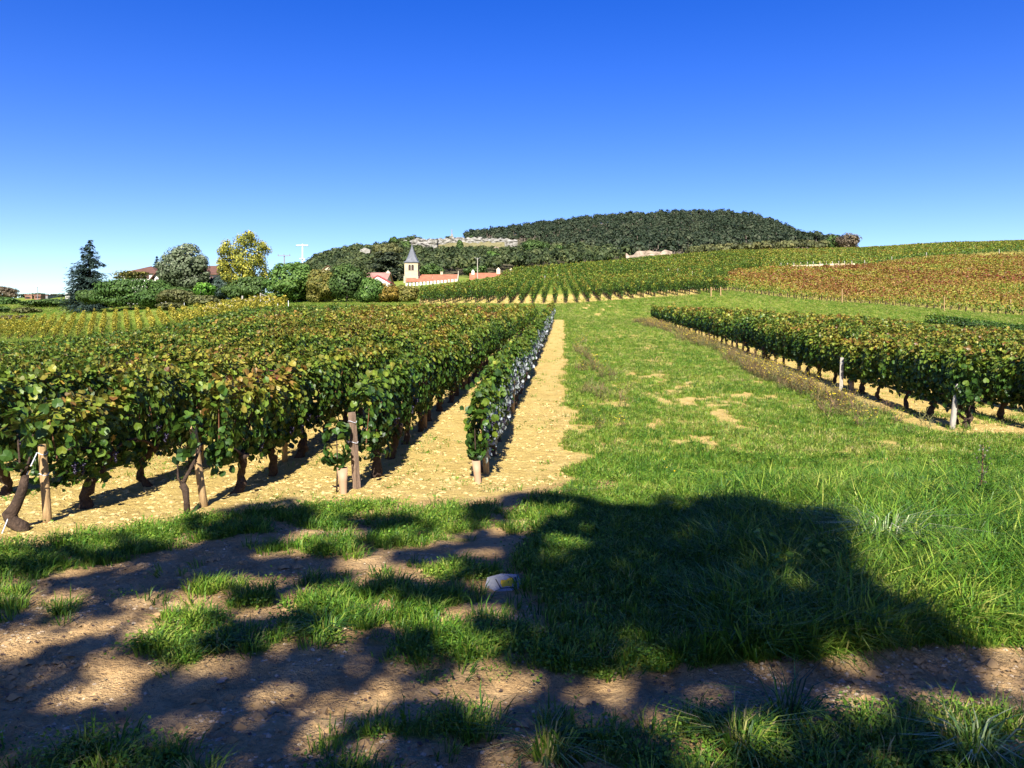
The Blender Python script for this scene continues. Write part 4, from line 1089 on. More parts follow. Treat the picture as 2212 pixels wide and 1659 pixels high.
leaf_obj('seed_head', P, r4.normal(0, 1, (n, 3)), .022, np.full(n, .7), LEAF_QUAD, leaf_mat('dock_seed', [(0, (.02, .025, .012)), (1, (.06, .06, .03))], trans=.1), root, down=0, jit=1, r=r4)
n = 14; a = r4.random(n) * 6.28
leaf_obj('leaf', np.stack([np.cos(a) * .07, np.sin(a) * .07, r4.uniform(.04, .2, n)], 1), np.stack([np.cos(a), np.sin(a), np.full(n, .8)], 1), r4.uniform(.12, .2, n), r4.uniform(.2, .5, n), LEAF_MID, M_grass, root, r=r4)
# broad-leaved weeds in the shaded grass
def broad(px, py, n, size, label):
    x, y = placed(px, py)
    a = r4.random(n) * 6.28; rad = size * r4.uniform(.2, 1.2, n)
    P = np.stack([np.cos(a) * rad, np.sin(a) * rad, r4.uniform(.08, .24, n)], 1)
    o = leaf_obj('broadleaf_weed', P, np.stack([np.cos(a) * .5, np.sin(a) * .5, np.full(n, 1.0)], 1), size * r4.uniform(.2, .42, n), r4.uniform(.25, .6, n), LEAF_VINE, M_grass, down=0, axis=None, jit=1, r=r4)
    o.location = (x, y, H1(x, y)); tag(o, label, 'weed', 'leafy weeds in the long grass')
broad(1660, 1215, 40, .13, 'jagged leafy weed catching light in the shaded grass, left one')
broad(1780, 1240, 45, .13, 'jagged leafy weed at the border of shade and sun')
broad(1700, 1275, 36, .12, 'low leafy weed just below two others in the shade')
broad(1980, 1225, 50, .13, 'leafy weed among flattened blades in full sun')
# fallen leaves and twigs
M_dead = leaf_mat('dead_leaf', [(0, (.16, .09, .05)), (1, (.34, .25, .16))], trans=.1)
for (px, py, lab) in ((1035, 1468, 'dry brown leaf on the lit earth below the waymark'), (480, 1475, 'dry brown leaf on the grey earth below the mossy patch'), (1870, 1600, 'pale curled leaf in the dry grass of the bottom right corner'),
                      (150, 1420, 'brown leaf at the far left end of the bare track'), (940, 1500, 'curled leaf between two sun flecks on the track'), (1700, 1430, 'brown leaf where the track meets the long grass on the right')):
    x, y = placed(px, py)
    V, F, li = leaves(np.array([[0, 0, .012]]), np.array([[r4.normal(0, .25), r4.normal(0, .25), 1.0]]), .05, LEAF_VINE, down=0, jit=1, r=r4)
    o = mesh_obj('fallen_leaf', V, F, M_dead, face_attr={'ripe': np.full(len(F), r4.random()), 'rnd': np.full(len(F), .6), 'white': np.zeros(len(F))})
    o.location = (x, y, H1(x, y)); tag(o, lab, 'leaf', 'fallen leaves on the track')

# ------------------------------------------------------------------ trees
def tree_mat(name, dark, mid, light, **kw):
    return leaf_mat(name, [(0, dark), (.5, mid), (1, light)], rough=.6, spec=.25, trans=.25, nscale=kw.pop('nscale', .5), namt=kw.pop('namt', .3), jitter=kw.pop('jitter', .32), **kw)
MT = {
    'spruce': tree_mat('spruce_needles', (.015, .030, .022), (.030, .055, .042), (.06, .085, .06)),
    'linden': tree_mat('linden_leaves', (.045, .065, .03), (.095, .125, .06), (.20, .22, .14)),
    'gold': tree_mat('gold_leaves', (.045, .07, .014), (.20, .205, .022), (.46, .40, .06), nscale=.32, namt=.75),
    'fig': tree_mat('fig_leaves', (.03, .07, .015), (.06, .125, .022), (.12, .19, .035)),
    'olive': tree_mat('olive_leaves', (.05, .065, .015), (.12, .12, .022), (.22, .18, .04)),
    'green': tree_mat('green_leaves', (.02, .045, .012), (.045, .085, .018), (.09, .14, .03)),
    'bright': tree_mat('bright_leaves', (.04, .10, .012), (.08, .20, .02), (.14, .26, .03)),
    'hedge': tree_mat('hedge_leaves', (.02, .05, .010), (.045, .095, .018), (.08, .14, .028)),
    'scrub': tree_mat('scrub_leaves', (.045, .05, .02), (.085, .095, .03), (.15, .14, .05)),
    'orange': tree_mat('orange_leaves', (.08, .07, .015), (.18, .13, .02), (.27, .165, .03)),
    'cedar': tree_mat('cedar_needles', (.022, .034, .018), (.05, .065, .032), (.10, .11, .06)),
    'pine': tree_mat('pine_needles', (.012, .022, .009), (.027, .043, .019), (.058, .070, .034), nscale=.04, namt=.36, jitter=.2),
    'wood': tree_mat('wood_leaves', (.022, .036, .012), (.045, .065, .020), (.095, .11, .035), nscale=.05, namt=.55, jitter=.25),
    'brown': tree_mat('brown_leaves', (.06, .05, .03), (.12, .09, .055), (.17, .14, .09)),
    'shade': tree_mat('shade_leaves', (.02, .05, .01), (.04, .09, .015), (.08, .14, .03)),
}
r5 = np.random.default_rng(51)
def crown_pts(lobes, n, r, shell=(.55, 1.06)):
    lobes = np.asarray(lobes, float)
    w = (lobes[:, 3] * lobes[:, 4] + lobes[:, 3] * lobes[:, 5]); w = w / w.sum()
    i = r.choice(len(lobes), n, p=w); L = lobes[i]
    v = unit(r.normal(0, 1, (n, 3))); rad = r.uniform(shell[0] ** 2, shell[1] ** 2, n) ** .5
    P = L[:, :3] + v * L[:, 3:] * rad[:, None]
    N = v / L[:, 3:]
    ripe = np.clip(.5 + .35 * (rad - .9) / .2 * .6 + r.normal(0, .16, n) + .18 * v[:, 2], 0, 1)  # inner leaves darker; top light and underside shade put into the leaf tone
    return P, N, ripe
def lobes_for(rx, ry, z0, z1, nl, r, shape='full', k=.42, core=.82):
    out = []; cz, rz = (z0 + z1) / 2, (z1 - z0) / 2
    out.append((0, 0, cz, rx * core, ry * core, rz * core))
    for i in range(nl):
        v = r.normal(0, 1, 3); v /= np.linalg.norm(v)
        if shape == 'dome' and v[2] < -.5: v[2] *= -1
        s = k * r.uniform(.7, 1.15)
        m = 1 - s * .85
        out.append((v[0] * rx * m, v[1] * ry * m, cz + v[2] * rz * m, rx * s, ry * s, rz * s * .9))
    return out
def trunk_of(root, h, rad, r, mat=M_bark, limbs=4, spread=1.0):
    m = MB(); t = np.linspace(0, 1, 6)
    m.tube(np.stack([.03 * h * np.sin(t * 3 + r.random()), .02 * h * np.sin(t * 4), t * h - .3], 1), rad * (1.3 - .8 * t), 8)
    for k in range(limbs):
        a = r.random() * 6.28; zb = h * r.uniform(.45, .85)
        q = np.linspace(0, 1, 4)
        m.tube(np.stack([np.cos(a) * q * spread, np.sin(a) * q * spread, zb + q * spread * .9], 1), np.linspace(rad * .45, rad * .15, 4), 6)
    return m.build('trunk', mat, root, smooth_=True)
def bush(name, label, cat, l, r_, top, bot, d, mat, dens=1.0, nl=14, group=None, depth=None, shape='full', leaf=2.0, trunk=True, sparse=False, k=.42, core=.82):
    """a tree or shrub filling the bearing range l..r_ (2212 px wide view) between heights seen at top..bot"""
    x = (XK(l, d) + XK(r_, d)) / 2; rx = (XK(r_, d) - XK(l, d)) / 2; ry = depth or rx
    gz = H1(x, d); z1 = ZK(top, d) - gz; z0 = max(ZK(bot, d) - gz, -.3)
    root = empty(name, (x, d, gz), r5.random() * 0, label, cat, group)
    px_a = (r_ - l) * K * (bot - top) * K
    n = int(np.clip(px_a * 4.2 * dens, 150, 12000))
    P, N, rp = crown_pts(lobes_for(rx, ry, z0, z1, nl, r5, shape, k, core), n, r5, (.35, 1.08) if sparse else (.55, 1.06))
    P[:, 2] = np.where(P[:, 2] < .05, r5.uniform(.05, .5, n), P[:, 2])
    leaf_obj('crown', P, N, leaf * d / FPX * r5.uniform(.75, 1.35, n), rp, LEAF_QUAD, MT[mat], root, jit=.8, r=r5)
    if trunk: trunk_of(root, max(z0 + (z1 - z0) * .55, .5), max(.05, .028 * (z1)), r5, spread=rx * .5)
    return root
def conifer(name, label, l, r_, top, bot, d, mat, layers=22, droop=.28, cedar=False, dens=1.0, cat='tree', lop=0, leaf=3.0):
    x = (XK(l, d) + XK(r_, d)) / 2; rx = (XK(r_, d) - XK(l, d)) / 2
    gz = H1(x, d); h = ZK(top, d) - gz; zb = max(ZK(bot, d) - gz, .1)
    root = empty(name, (x, d, gz), 0, label, cat)
    P, N, A = [], [], []
    for i in range(layers):
        t = (i + .3) / layers; z = zb + (h - zb) * t
        R0 = rx * ((1 - t) ** .8 * (1.0 if not cedar else 1) if not cedar else math.sqrt(max(0, 1 - (t * .95) ** 2.2)))
        nb = int(7 + 9 * (1 - t)) if not cedar else 9
        for b in range(nb):
            a = r5.random() * 6.28; Lb = R0 * r5.uniform(.45, 1.32) * (1 + lop * math.cos(a))
            m = max(5, int(26 * dens * Lb / rx))
            q = r5.uniform(.15, 1, m) ** .8
            sp = Lb * (.16 if not cedar else .22)
            cx = np.cos(a) * Lb * q + r5.normal(0, sp * .6, m); cy = np.sin(a) * Lb * q + r5.normal(0, sp * .6, m)
            cz = z - droop * Lb * q ** 1.4 + (.12 * Lb * q ** 3) + r5.normal(0, .018 * (h - zb) if not cedar else .02 * h, m) * .8
            P.append(np.stack([cx, cy, cz], 1)); N.append(np.stack([np.cos(a) * .35 + r5.normal(0, .3, m), np.sin(a) * .35 + r5.normal(0, .3, m), np.ones(m)], 1))
            A.append(np.tile([np.cos(a), np.sin(a), -.35], (m, 1)))
    P, N, A = np.concatenate(P), np.concatenate(N), np.concatenate(A); n = len(P)
    leaf_obj('crown', P, N, leaf * d / FPX * r5.uniform(.7, 1.3, n), np.clip(.45 + r5.normal(0, .2, n), 0, 1), LEAF_NEEDLE if not cedar else LEAF_QUAD, MT[mat], root, axis=A, jit=.35, r=r5)
    m = MB(); m.tube([(0, 0, -.3), (0, 0, h * .5), (0, 0, h * .97)], [rx * .07, rx * .04, .02], 8); m.build('trunk', M_bark, root, smooth_=True)
    return root

conifer('spruce_tree', 'tall blue green spruce at the left end of the big hedge', 132, 256, 517, 660, 112, 'spruce', 20, .34, dens=4.4, leaf=3.0)
conifer('conifer_tree', 'slim dark conifer top between the brown roofs', 326, 352, 553, 600, 165, 'spruce', 10, .2)
conifer('conifer_tree', 'blue green conifer squeezed between rounded tree and yellow tree', 455, 512, 556, 640, 116, 'spruce', 16, .25, dens=.8)
conifer('cedar_tree', 'large spreading cedar behind the church tower with flat dark tiers', 790, 884, 545, 628, 300, 'cedar', 11, .06, True, dens=1.6)
bush('linden_tree', 'dome shaped grey green tree in front of the gabled house', 'tree', 343, 455, 524, 640, 112, 'linden', 1.5, 40, k=.24, core=.9)
bush('locust_tree', 'tall tree with golden yellow autumn leaves and dark gaps', 'tree', 470, 592, 497, 640, 108, 'gold', 1.3, 46, sparse=True, k=.24, core=.76, leaf=1.6)
bush('shrub', 'dark green shrubs crowded under the golden tree', 'shrub', 478, 590, 594, 652, 106, 'green', 1.1, 16, 'shrubs below the houses', 2.0, trunk=False)
bush('shrub', 'dark evergreen shrub beside the rounded tree, before the brown roofed house', 'shrub', 438, 500, 596, 655, 114, 'spruce', 1.1, 12, 'shrubs below the houses', 2.0, trunk=False)
bush('shrub', 'dark leafy shrub closing the right end of the long hedge', 'shrub', 318, 378, 602, 652, 103, 'hedge', 1.2, 10, 'shrubs below the houses', 2.0, trunk=False)
bush('shrub', 'dark shrub filling the gap under the right half of the long hedge', 'shrub', 290, 352, 628, 666, 101, 'hedge', 1.3, 12, 'shrubs below the houses', 2.0, trunk=False, core=.95)
bush('shrub', 'dark scrub at the foot of the rounded tree', 'shrub', 330, 430, 616, 656, 104, 'green', 1.0, 14, 'shrubs below the houses', 2.0, trunk=False)
bush('garden_tree', 'flat spreading yellow green tree over the garden wall', 'tree', 238, 322, 582, 606, 108, 'olive', .55, 16, sparse=True, k=.3)
bush('garden_hedge', 'long rounded dark green hedge below the white house', 'hedge', 184, 372, 599, 664, 102, 'hedge', 1.4, 34, depth=2.4, trunk=False, k=.34)
bush('shrub', 'low dull scrub right of the long hedge', 'shrub', 330, 425, 624, 662, 100, 'scrub', 1.0, 12, 'shrubs below the houses', 2.0, trunk=False)
bush('shrub', 'bright fresh green shrub in front of the rounded tree', 'shrub', 414, 468, 609, 648, 101, 'bright', 1.2, 10, 'shrubs below the houses', 2.0, trunk=False)
bush('shrub', 'dark scrub between bright shrub and stone wall', 'shrub', 395, 480, 636, 660, 98, 'scrub', 1.0, 10, 'shrubs below the houses', 1.5, trunk=False)
bush('shrub', 'dark green shrub at the foot of the spruce', 'shrub', 158, 228, 622, 662, 104, 'green', 1.1, 10, 'shrubs below the houses', 1.6, trunk=False)
bush('fig_tree', 'broad glossy green tree with a dark hollow beneath it', 'tree', 572, 690, 564, 656, 86, 'fig', 1.35, 44, leaf=2.2, k=.26, core=.9)
bush('fig_tree', 'yellowing tree leaning against the broad green one', 'tree', 655, 735, 580, 662, 84, 'olive', 1.3, 18, k=.38)
bush('leafy_tree', 'dark green tree with upright sprays right of the yellowing one', 'tree', 705, 792, 568, 660, 83, 'green', 1.2, 20)
bush('leafy_tree', 'mid green tree below the pinkish roof', 'tree', 768, 832, 598, 662, 81, 'fig', 1.1, 14)
bush('bush', 'orange brown autumn bush before the white gable', 'bush', 806, 868, 607, 660, 82, 'orange', 1.15, 14, 'bushes at the far end of the left vineyard')
bush('bush', 'yellow green bush at the corner of the far vines', 'bush', 850, 912, 612, 658, 83, 'olive', 1.2, 12, 'bushes at the far end of the left vineyard')
bush('leafy_tree', 'tall pale green tree rising behind the small cream gable', 'tree', 700, 800, 556, 640, 150, 'wood', 1.0, 18)
bush('leafy_tree', 'rounded green tree to the right of the church tower', 'tree', 905, 960, 566, 606, 300, 'green', 1.2, 14)
bush('leafy_tree', 'brownish green tree crowning the slope above the cedar', 'tree', 800, 870, 522, 570, 340, 'scrub', 1.2, 14)
bush('leafy_tree', 'dark tree directly behind the orange nave roof', 'tree', 1000, 1060, 572, 602, 320, 'green', 1.0, 10)
# skyline clump at the right end of the wood
bush('skyline_tree', 'bare topped greyish tree standing alone on the skyline', 'tree', 1800, 1858, 502, 548, 330, 'brown', .8, 16, sparse=True)
bush('skyline_tree', 'dark rounded tree just left of the bare topped one', 'tree', 1783, 1822, 508, 548, 335, 'green', 1.1, 10)
bush('skyline_bush', 'low rusty bush on the skyline right of the lone trees', 'bush', 1860, 1905, 532, 548, 330, 'orange', .8, 8, trunk=False)
# far left
bush('brown_tree', 'brown rounded tree at the far left edge', 'tree', -40, 42, 618, 652, 190, 'brown', 1.2, 14)
bush('hedge', 'dark green clipped hedge below the brown tree', 'hedge', -30, 42, 640, 660, 150, 'hedge', 1.4, 12, 'hedges at the far left', 2.5, trunk=False)
bush('hedge', 'long low dark hedge in front of the terracotta houses', 'hedge', 40, 160, 645, 664, 140, 'green', 1.4, 20, 'hedges at the far left', 2.5, trunk=False)
bush('far_tree', 'bluish tree line behind the terracotta houses', 'tree', 40, 112, 632, 650, 420, 'wood', 1.3, 14, trunk=False)
bush('far_tree', 'pale green tree between lamp and white walls', 'tree', 108, 145, 634, 652, 260, 'scrub', 1.2, 8)
bush('far_tree', 'small dark tree behind the white walls', 'tree', 146, 180, 632, 652, 260, 'green', 1.2, 8)
bush('shrub', 'small dark shrub on the meadow at the left edge', 'shrub', -15, 22, 660, 676, 120, 'green', 1.0, 6, 'shrubs on the meadow', trunk=False)
bush('shrub', 'low dull thicket on the meadow slope', 'shrub', 20, 88, 664, 678, 118, 'scrub', 1.0, 10, 'shrubs on the meadow', 2, trunk=False)
bush('shrub', 'greyish bramble patch above the yellow vines at left', 'shrub', 0, 60, 682, 702, 108, 'brown', .9, 10, 'shrubs on the meadow', 2, trunk=False)
bush('shrub', 'brown scrub patch on the meadow near the stone wall', 'shrub', 338, 400, 652, 672, 92, 'scrub', .8, 10, 'shrubs on the meadow', 1.5, trunk=False)
bush('shrub', 'ivy clump spilling over the stone wall', 'shrub', 500, 560, 646, 668, 80, 'scrub', 1.0, 10, 'shrubs below the houses', 1.2, trunk=False)
# distinct trees on the wooded slope
for (l, r_, t, b, d, mt, lab) in ((1125, 1190, 516, 560, 470, 'green', 'dark broad tree where the pine wood meets the cliff'), (1192, 1222, 527, 552, 440, 'fig', 'round bright green tree at the foot of the pines'), (985, 1003, 517, 548, 520, 'green', 'narrow conical tree against the cliff face'),
                                  (1005, 1022, 534, 556, 500, 'green', 'dark little tree below the cliff ledges'), (862, 892, 520, 548, 520, 'green', 'dark leafy tree at the left foot of the white rocks'), (957, 986, 510, 517, 600, 'green', 'low dark bushes on top of the cliff left of the monument'),
                                  (1014, 1024, 509, 517, 620, 'green', 'small lone tree on the cliff top right of the monument'), (1520, 1534, 544, 556, 260, 'gold', 'small bright yellow tree at the edge of the green slope'), (838, 862, 511, 530, 540, 'green', 'dark tree on the ridge left of the white rocks'), (700, 722, 548, 560, 500, 'green', 'dark little tree at the low left end of the ridge'),
                                  (1045, 1085, 540, 574, 420, 'fig', 'bright green tree on the slope behind the forked pole'), (1100, 1150, 548, 578, 410, 'green', 'dark tree right of the forked pole'), (1215, 1262, 548, 575, 400, 'green', 'full dark tree above the pale orange gable'), (1280, 1320, 545, 568, 390, 'fig', 'mid green tree close above the vine slope')):
    bush('slope_tree', lab, 'tree', l, r_, t, b, d, mt, 1.4, 9, 'single trees on the wooded slope', leaf=1.7)

# ------------------------------------------------------------------ the woods on the hill
def wood_mass(name, label, xs, ys, size, mat, h_rng, r_rng, nl, trunks, lq):
    n = len(xs); z = H(xs, ys); r = r5
    hh = r.uniform(*h_rng, n); rr = r.uniform(*r_rng, n)
    own = np.repeat(np.arange(n), nl); m = len(own)
    v = unit(r.normal(0, 1, (m, 3))); v[:, 2] = np.abs(v[:, 2]) * 1.0 - .25
    rad = r.uniform(.45, 1.05, m)
    P = np.stack([xs[own] + v[:, 0] * rr[own] * rad, ys[own] + v[:, 1] * rr[own] * rad, z[own] + hh[own] * .66 + v[:, 2] * hh[own] * .36 * rad], 1)
    tone = r.normal(0, .26, n)
    rp = np.clip(.45 + tone[own] + r.normal(0, .12, m) + .15 * v[:, 2], 0, 1)  # tone varies per tree; crown tops painted lighter, undersides darker, as if lit
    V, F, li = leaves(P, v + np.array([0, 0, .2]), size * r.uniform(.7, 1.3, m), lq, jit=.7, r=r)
    fr, fn = rp[li], r.random(m)[li]; Fl = [F]; mi = np.zeros(len(F), int)
    if trunks:
        w = .22; b = np.array([(-w, 0, -.5), (w, 0, -.5), (w * .6, .2, 1), (-w * .6, .2, 1), (0, -w, -.5), (0, w, -.5), (.2, w * .6, 1), (.2, -w * .6, 1)])
        T = b[None] * np.stack([np.ones(n), np.ones(n), hh * .75], 1)[:, None, :] + np.stack([xs, ys, z], 1)[:, None, :]
        TF = (np.array([(0, 1, 2, 3), (4, 5, 6, 7)])[None] + (np.arange(n) * 8)[:, None, None]).reshape(-1, 4) + len(V)
        V = np.concatenate([V, T.reshape(-1, 3)]); Fl.append(TF); mi = np.concatenate([mi, np.ones(len(TF), int)])
        fr = np.concatenate([fr, np.zeros(len(TF))]); fn = np.concatenate([fn, np.zeros(len(TF))])
    return tag(mesh_obj(name, V, Fl, [MT[mat], M_pinebark], face_attr={'ripe': fr, 'rnd': fn}, matidx=mi), label, 'wood', None, 'stuff')
M_pinebark = plain_mat('pine_bark', (.17, .14, .115), .9, .4, 3)
def poisson(px0, px1, d0, d1, n, ok):
    u = r5.uniform((px0 - 512) / FPX, (px1 - 512) / FPX, n); d = np.sqrt(r5.uniform(d0 * d0, d1 * d1, n))
    m = ok(u * FPX + 512, d); return (u * d)[m], d[m]
def pine_low(px): return np.interp(px, [450, 470, 520, 560, 600, 640, 720, 780, 840], [640, 640, 600, 500, 440, 345, 345, 380, 380])
xs, ys = poisson(466, 838, 345, 830, 3900, lambda px, d: (d > pine_low(px)) & ~((px < 520) & (d < 655)))
wood_mass('pine_wood', 'dark dull pine wood covering the rounded hill', xs, ys, 1.45, 'pine', (5.5, 12), (2.0, 4.0), 44, True, LEAF_QUAD)
xs, ys = poisson(300, 700, 335, 560, 2600, lambda px, d: (d < pine_low(px) + 10) & ~((px > 403) & (px < 520) & (d > np.interp(px, [403, 440, 480, 520], [462, 470, 490, 515]))) & ~((px > 640) & (px < 690)) & (d > np.interp(px, [300, 520, 560, 700], [335, 340, 355, 350])) & ~((px > 500) & (px < 565) & (d < 365)))
wood_mass('mixed_wood', 'mixed green trees and scrub on the lower slope under the cliff', xs, ys, 1.5, 'wood', (5, 9.5), (2.2, 3.8), 30, False, LEAF_QUAD)
xs, ys = poisson(690, 840, 300, 385, 500, lambda px, d: d > 330)
wood_mass('mixed_wood', 'greyish scrub along the foot of the pine hill', xs, ys, 1.3, 'scrub', (3.5, 6), (2, 3.2), 28, False, LEAF_QUAD)
xs, ys = poisson(318, 420, 500, 600, 520, lambda px, d: d > 470)
wood_mass('ridge_scrub', 'scrubby trees along the descending ridge on the left', xs, ys, 1.5, 'wood', (4, 7), (2, 3.2), 28, False, LEAF_QUAD)

xs, ys = poisson(418, 514, 500, 547, 230, lambda px, d: d > 0)
wood_mass('cliff_scrub', 'small bushes dotted over the dry bank under the cliff', xs, ys, 1.1, 'wood', (2.5, 5), (1.2, 2.4), 24, False, LEAF_QUAD)
# ------------------------------------------------------------------ rocks
M_cliff = plain_mat('cliff_limestone', (.30, .285, .255), .95, .45, .35, (.10, .095, .07), bump=1.0, bscale=1.2, stretch=(1, 1, 2.2))
M_dry = plain_mat('dry_turf', (.19, .165, .09), .95, .4, .3, (.13, .12, .05))
M_quarry = plain_mat('quarry_stone', (.35, .27, .21), .95, .4, .5, (.15, .115, .085), bump=.8, bscale=1.5)
def rockface(name, label, l, r_, tops, bots, d, mat, depth=8, seed=0, amp=2.0):
    """a broken cliff with its ledges; tops / bots: rows at evenly spaced bearings"""
    nu, nv = 60, 14; u = np.linspace(0, 1, nu); v = np.linspace(0, 1, nv)
    px = l + (r_ - l) * u
    zt = ZK(np.interp(u, np.linspace(0, 1, len(tops)), tops), d); zb = ZK(np.interp(u, np.linspace(0, 1, len(bots)), bots), d)
    X = XK(px, d)[:, None] + 0 * v[None]; Zs = zb[:, None] + (zt - zb)[:, None] * v[None]
    blk = np.floor(noise2(X * .35 + seed, Zs * .6 + seed) * 5) / 5
    Y = d + amp * .6 * v[None] - amp * blk - amp * .5 * noise2(X * .9, Zs * 1.5 + seed)
    Zs = Zs + (v[None] > .9) * (noise2(X * .5, X * 0 + seed) - .5) * 1.6
    V = np.stack([X, Y, Zs], -1).reshape(-1, 3)
    F = [(i * nv + k, (i + 1) * nv + k, (i + 1) * nv + k + 1, i * nv + k + 1) for i in range(nu - 1) for k in range(nv - 1)]
    back = np.stack([X[:, 0], Y[:, -1] + depth, Zs[:, -1] - depth * .05], 1); b2 = np.stack([X[:, 0], Y[:, -1] + depth, Zs[:, 0] - 3], 1); lo = np.stack([X[:, 0], Y[:, 0], Zs[:, 0] - 3], 1)
    n0 = len(V); V = np.concatenate([V, back, b2, lo])
    for i in range(nu - 1):
        F += [(i * nv + nv - 1, (i + 1) * nv + nv - 1, n0 + i + 1, n0 + i), (n0 + i, n0 + i + 1, n0 + nu + i + 1, n0 + nu + i), (n0 + nu + i, n0 + nu + i + 1, n0 + 2 * nu + i + 1, n0 + 2 * nu + i), (n0 + 2 * nu + i, n0 + 2 * nu + i + 1, (i + 1) * nv, i * nv)]
    return tag(mesh_obj(name, V, np.array(F), mat), label, 'rock', 'rock faces of the cliff')
rockface('rock_face', 'tall white broken rocks at the left end of the cliff', 876, 945, [524, 516, 515, 514], [540, 545, 548, 545], 540, M_cliff, seed=3, amp=3)
rockface('rock_face', 'long pale ledge along the cliff top under the monument', 935, 1118, [516, 514.5, 513.5, 513.5, 514, 515.5, 518], [536, 530, 529, 533, 527, 528, 523], 560, M_cliff, seed=9, amp=3.5)
rockface('rock_face', 'small whitish boulder lower down the slope below the ledge', 1064, 1084, [537, 534.5, 536, 541], [541, 542, 543, 543], 520, M_quarry, seed=14, amp=1)
rockface('rock_face', 'pale outcrop among the trees left of the cedar top', 778, 800, [539, 537, 538, 540], [546, 547, 546, 545], 470, M_cliff, seed=17, amp=1)
rockface('rock_face', 'white rock pinnacle at the very left of the cliff', 868, 884, [524, 519, 521, 527], [534, 536, 536, 536], 535, M_cliff, seed=22, amp=1.2)
rockface('quarry_face', 'pinkish cut rock face above the green vine slope', 1352, 1452, [551, 549, 546, 545, 544, 543, 543.5, 547], [562, 561, 560, 560, 558, 557, 556, 556], 270, M_quarry, seed=31, amp=1.0)
rockface('dry_slope', 'dry grassy bank under the cliff ledge', 938, 1090, [527, 525, 524, 524, 524, 523, 523], [556, 553, 548, 546, 545, 540, 535], 545, M_dry, seed=41, amp=.6)

# monument on the cliff
d = 566; zb = ZK(514.5, d); x = XK(976, d)
root = empty('monument', (x, d, zb), 0, 'slender statue on a stepped pedestal on the cliff top', 'monument')
m = MB(); m.box((0, 0, 0), (5, 4, 2)); m.box((0, 0, 1.6), (3, 2.6, 1.6)); m.box((.2, 0, 3.0), (2, 1.8, 2)); m.build('pedestal', M_cliff, root)
m = MB(); m.box((0, 0, 5.6), (1.1, 1.1, 3.0), taper=.8); m.tube([(0, 0, 7), (0, 0, 8.2), (0, 0, 8.9), (0, 0, 9.3)], [.5, .42, .3, .05], 8); m.build('statue', plain_mat('grey_stone', (.20, .21, .23), .9, .3, 2), root)
m = MB(); m.box((0, 0, 8.0), (1.9, .2, .2)); m.build('arms', M_cliff, root)
root.scale = (.72, .72, .72)

# block wall in the russet field
def block_wall():
    root = empty('block_wall', (XK(1770, 175), 175, H1(XK(1770, 175), 175)), 0, 'dry wall of big pale limestone blocks below the skyline posts', 'wall')
    src = []
    for i in range(4):
        m = MB(); m.box((0, 0, 0), (1.12, .9, .5), taper=r5.uniform(.9, .98)); o = m.build('stone_block', M_block, link=False); src.append(o)
    xw = np.linspace(1702, 1838, 13)
    def wd_(px): return float(db_brown(px * K)) + .8
    for row in (0, 1):
        for i, px in enumerate(xw):
            if row == 1 and r5.random() < .2: continue
            if row == 0 and px > 1815 : continue
            px = px + row * 3
            top = np.interp(px, [1700, 1745, 1790, 1838], [578.5, 576, 573.5, 572.5])
            d = wd_(px)
            z = H1(XK(px, d), d) + .55 + row * .5
            x_, y_ = XK(px, d), d
            s = (r5.uniform(.75, 1.05) * .93, 1, r5.uniform(.8, 1.15))
            share(random.choice(src), 'stone_block', root, (x_ - root.location.x, y_ - root.location.y + r5.normal(0, .1), z - root.location.z), (0, 0, r5.normal(0, .05)), s)
M_block = plain_mat('block_limestone', (.50, .40, .25), .9, .25, 1.2, bump=.4, bscale=4)
block_wall()

# ------------------------------------------------------------------ buildings
M_white = plain_mat('wall_white', (.58, .555, .49), .85, .12, .8)
M_cream = plain_mat('wall_cream', (.62, .52, .36), .9, .25, .8)
M_church = plain_mat('church_limestone', (.45, .375, .25), .9, .3, .9, bump=.3, bscale=3)
M_slate = plain_mat('slate', (.115, .12, .135), .55, .3, 1.2, spec=.5, stretch=(1, 1, .4))
M_roof_o = plain_mat('roof_orange_tile', (.34, .13, .07), .9, .4, .9, (.22, .085, .05), bump=.5, bscale=6)
M_roof_b = plain_mat('roof_brown_tile', (.135, .068, .048), .9, .35, 1, bump=.4, bscale=6)
M_roof_p = plain_mat('roof_pink_tile', (.36, .20, .16), .9, .4, .8, (.24, .12, .095), bump=.4, bscale=5)
M_terra = plain_mat('terracotta_wall', (.27, .145, .095), .9, .3, 1)
M_dark = plain_mat('dark_opening', (.02, .018, .018), .6, .2, 4)
M_louvre = plain_mat('louvre_wood', (.08, .04, .03), .8, .3, 6)
M_trim = plain_mat('trim_red', (.30, .05, .05), .7, .2, 4)
M_conc = plain_mat('pole_concrete', (.62, .62, .60), .8, .15, 2)
M_metal = plain_mat('pole_grey', (.20, .19, .19), .6, .2, 4)

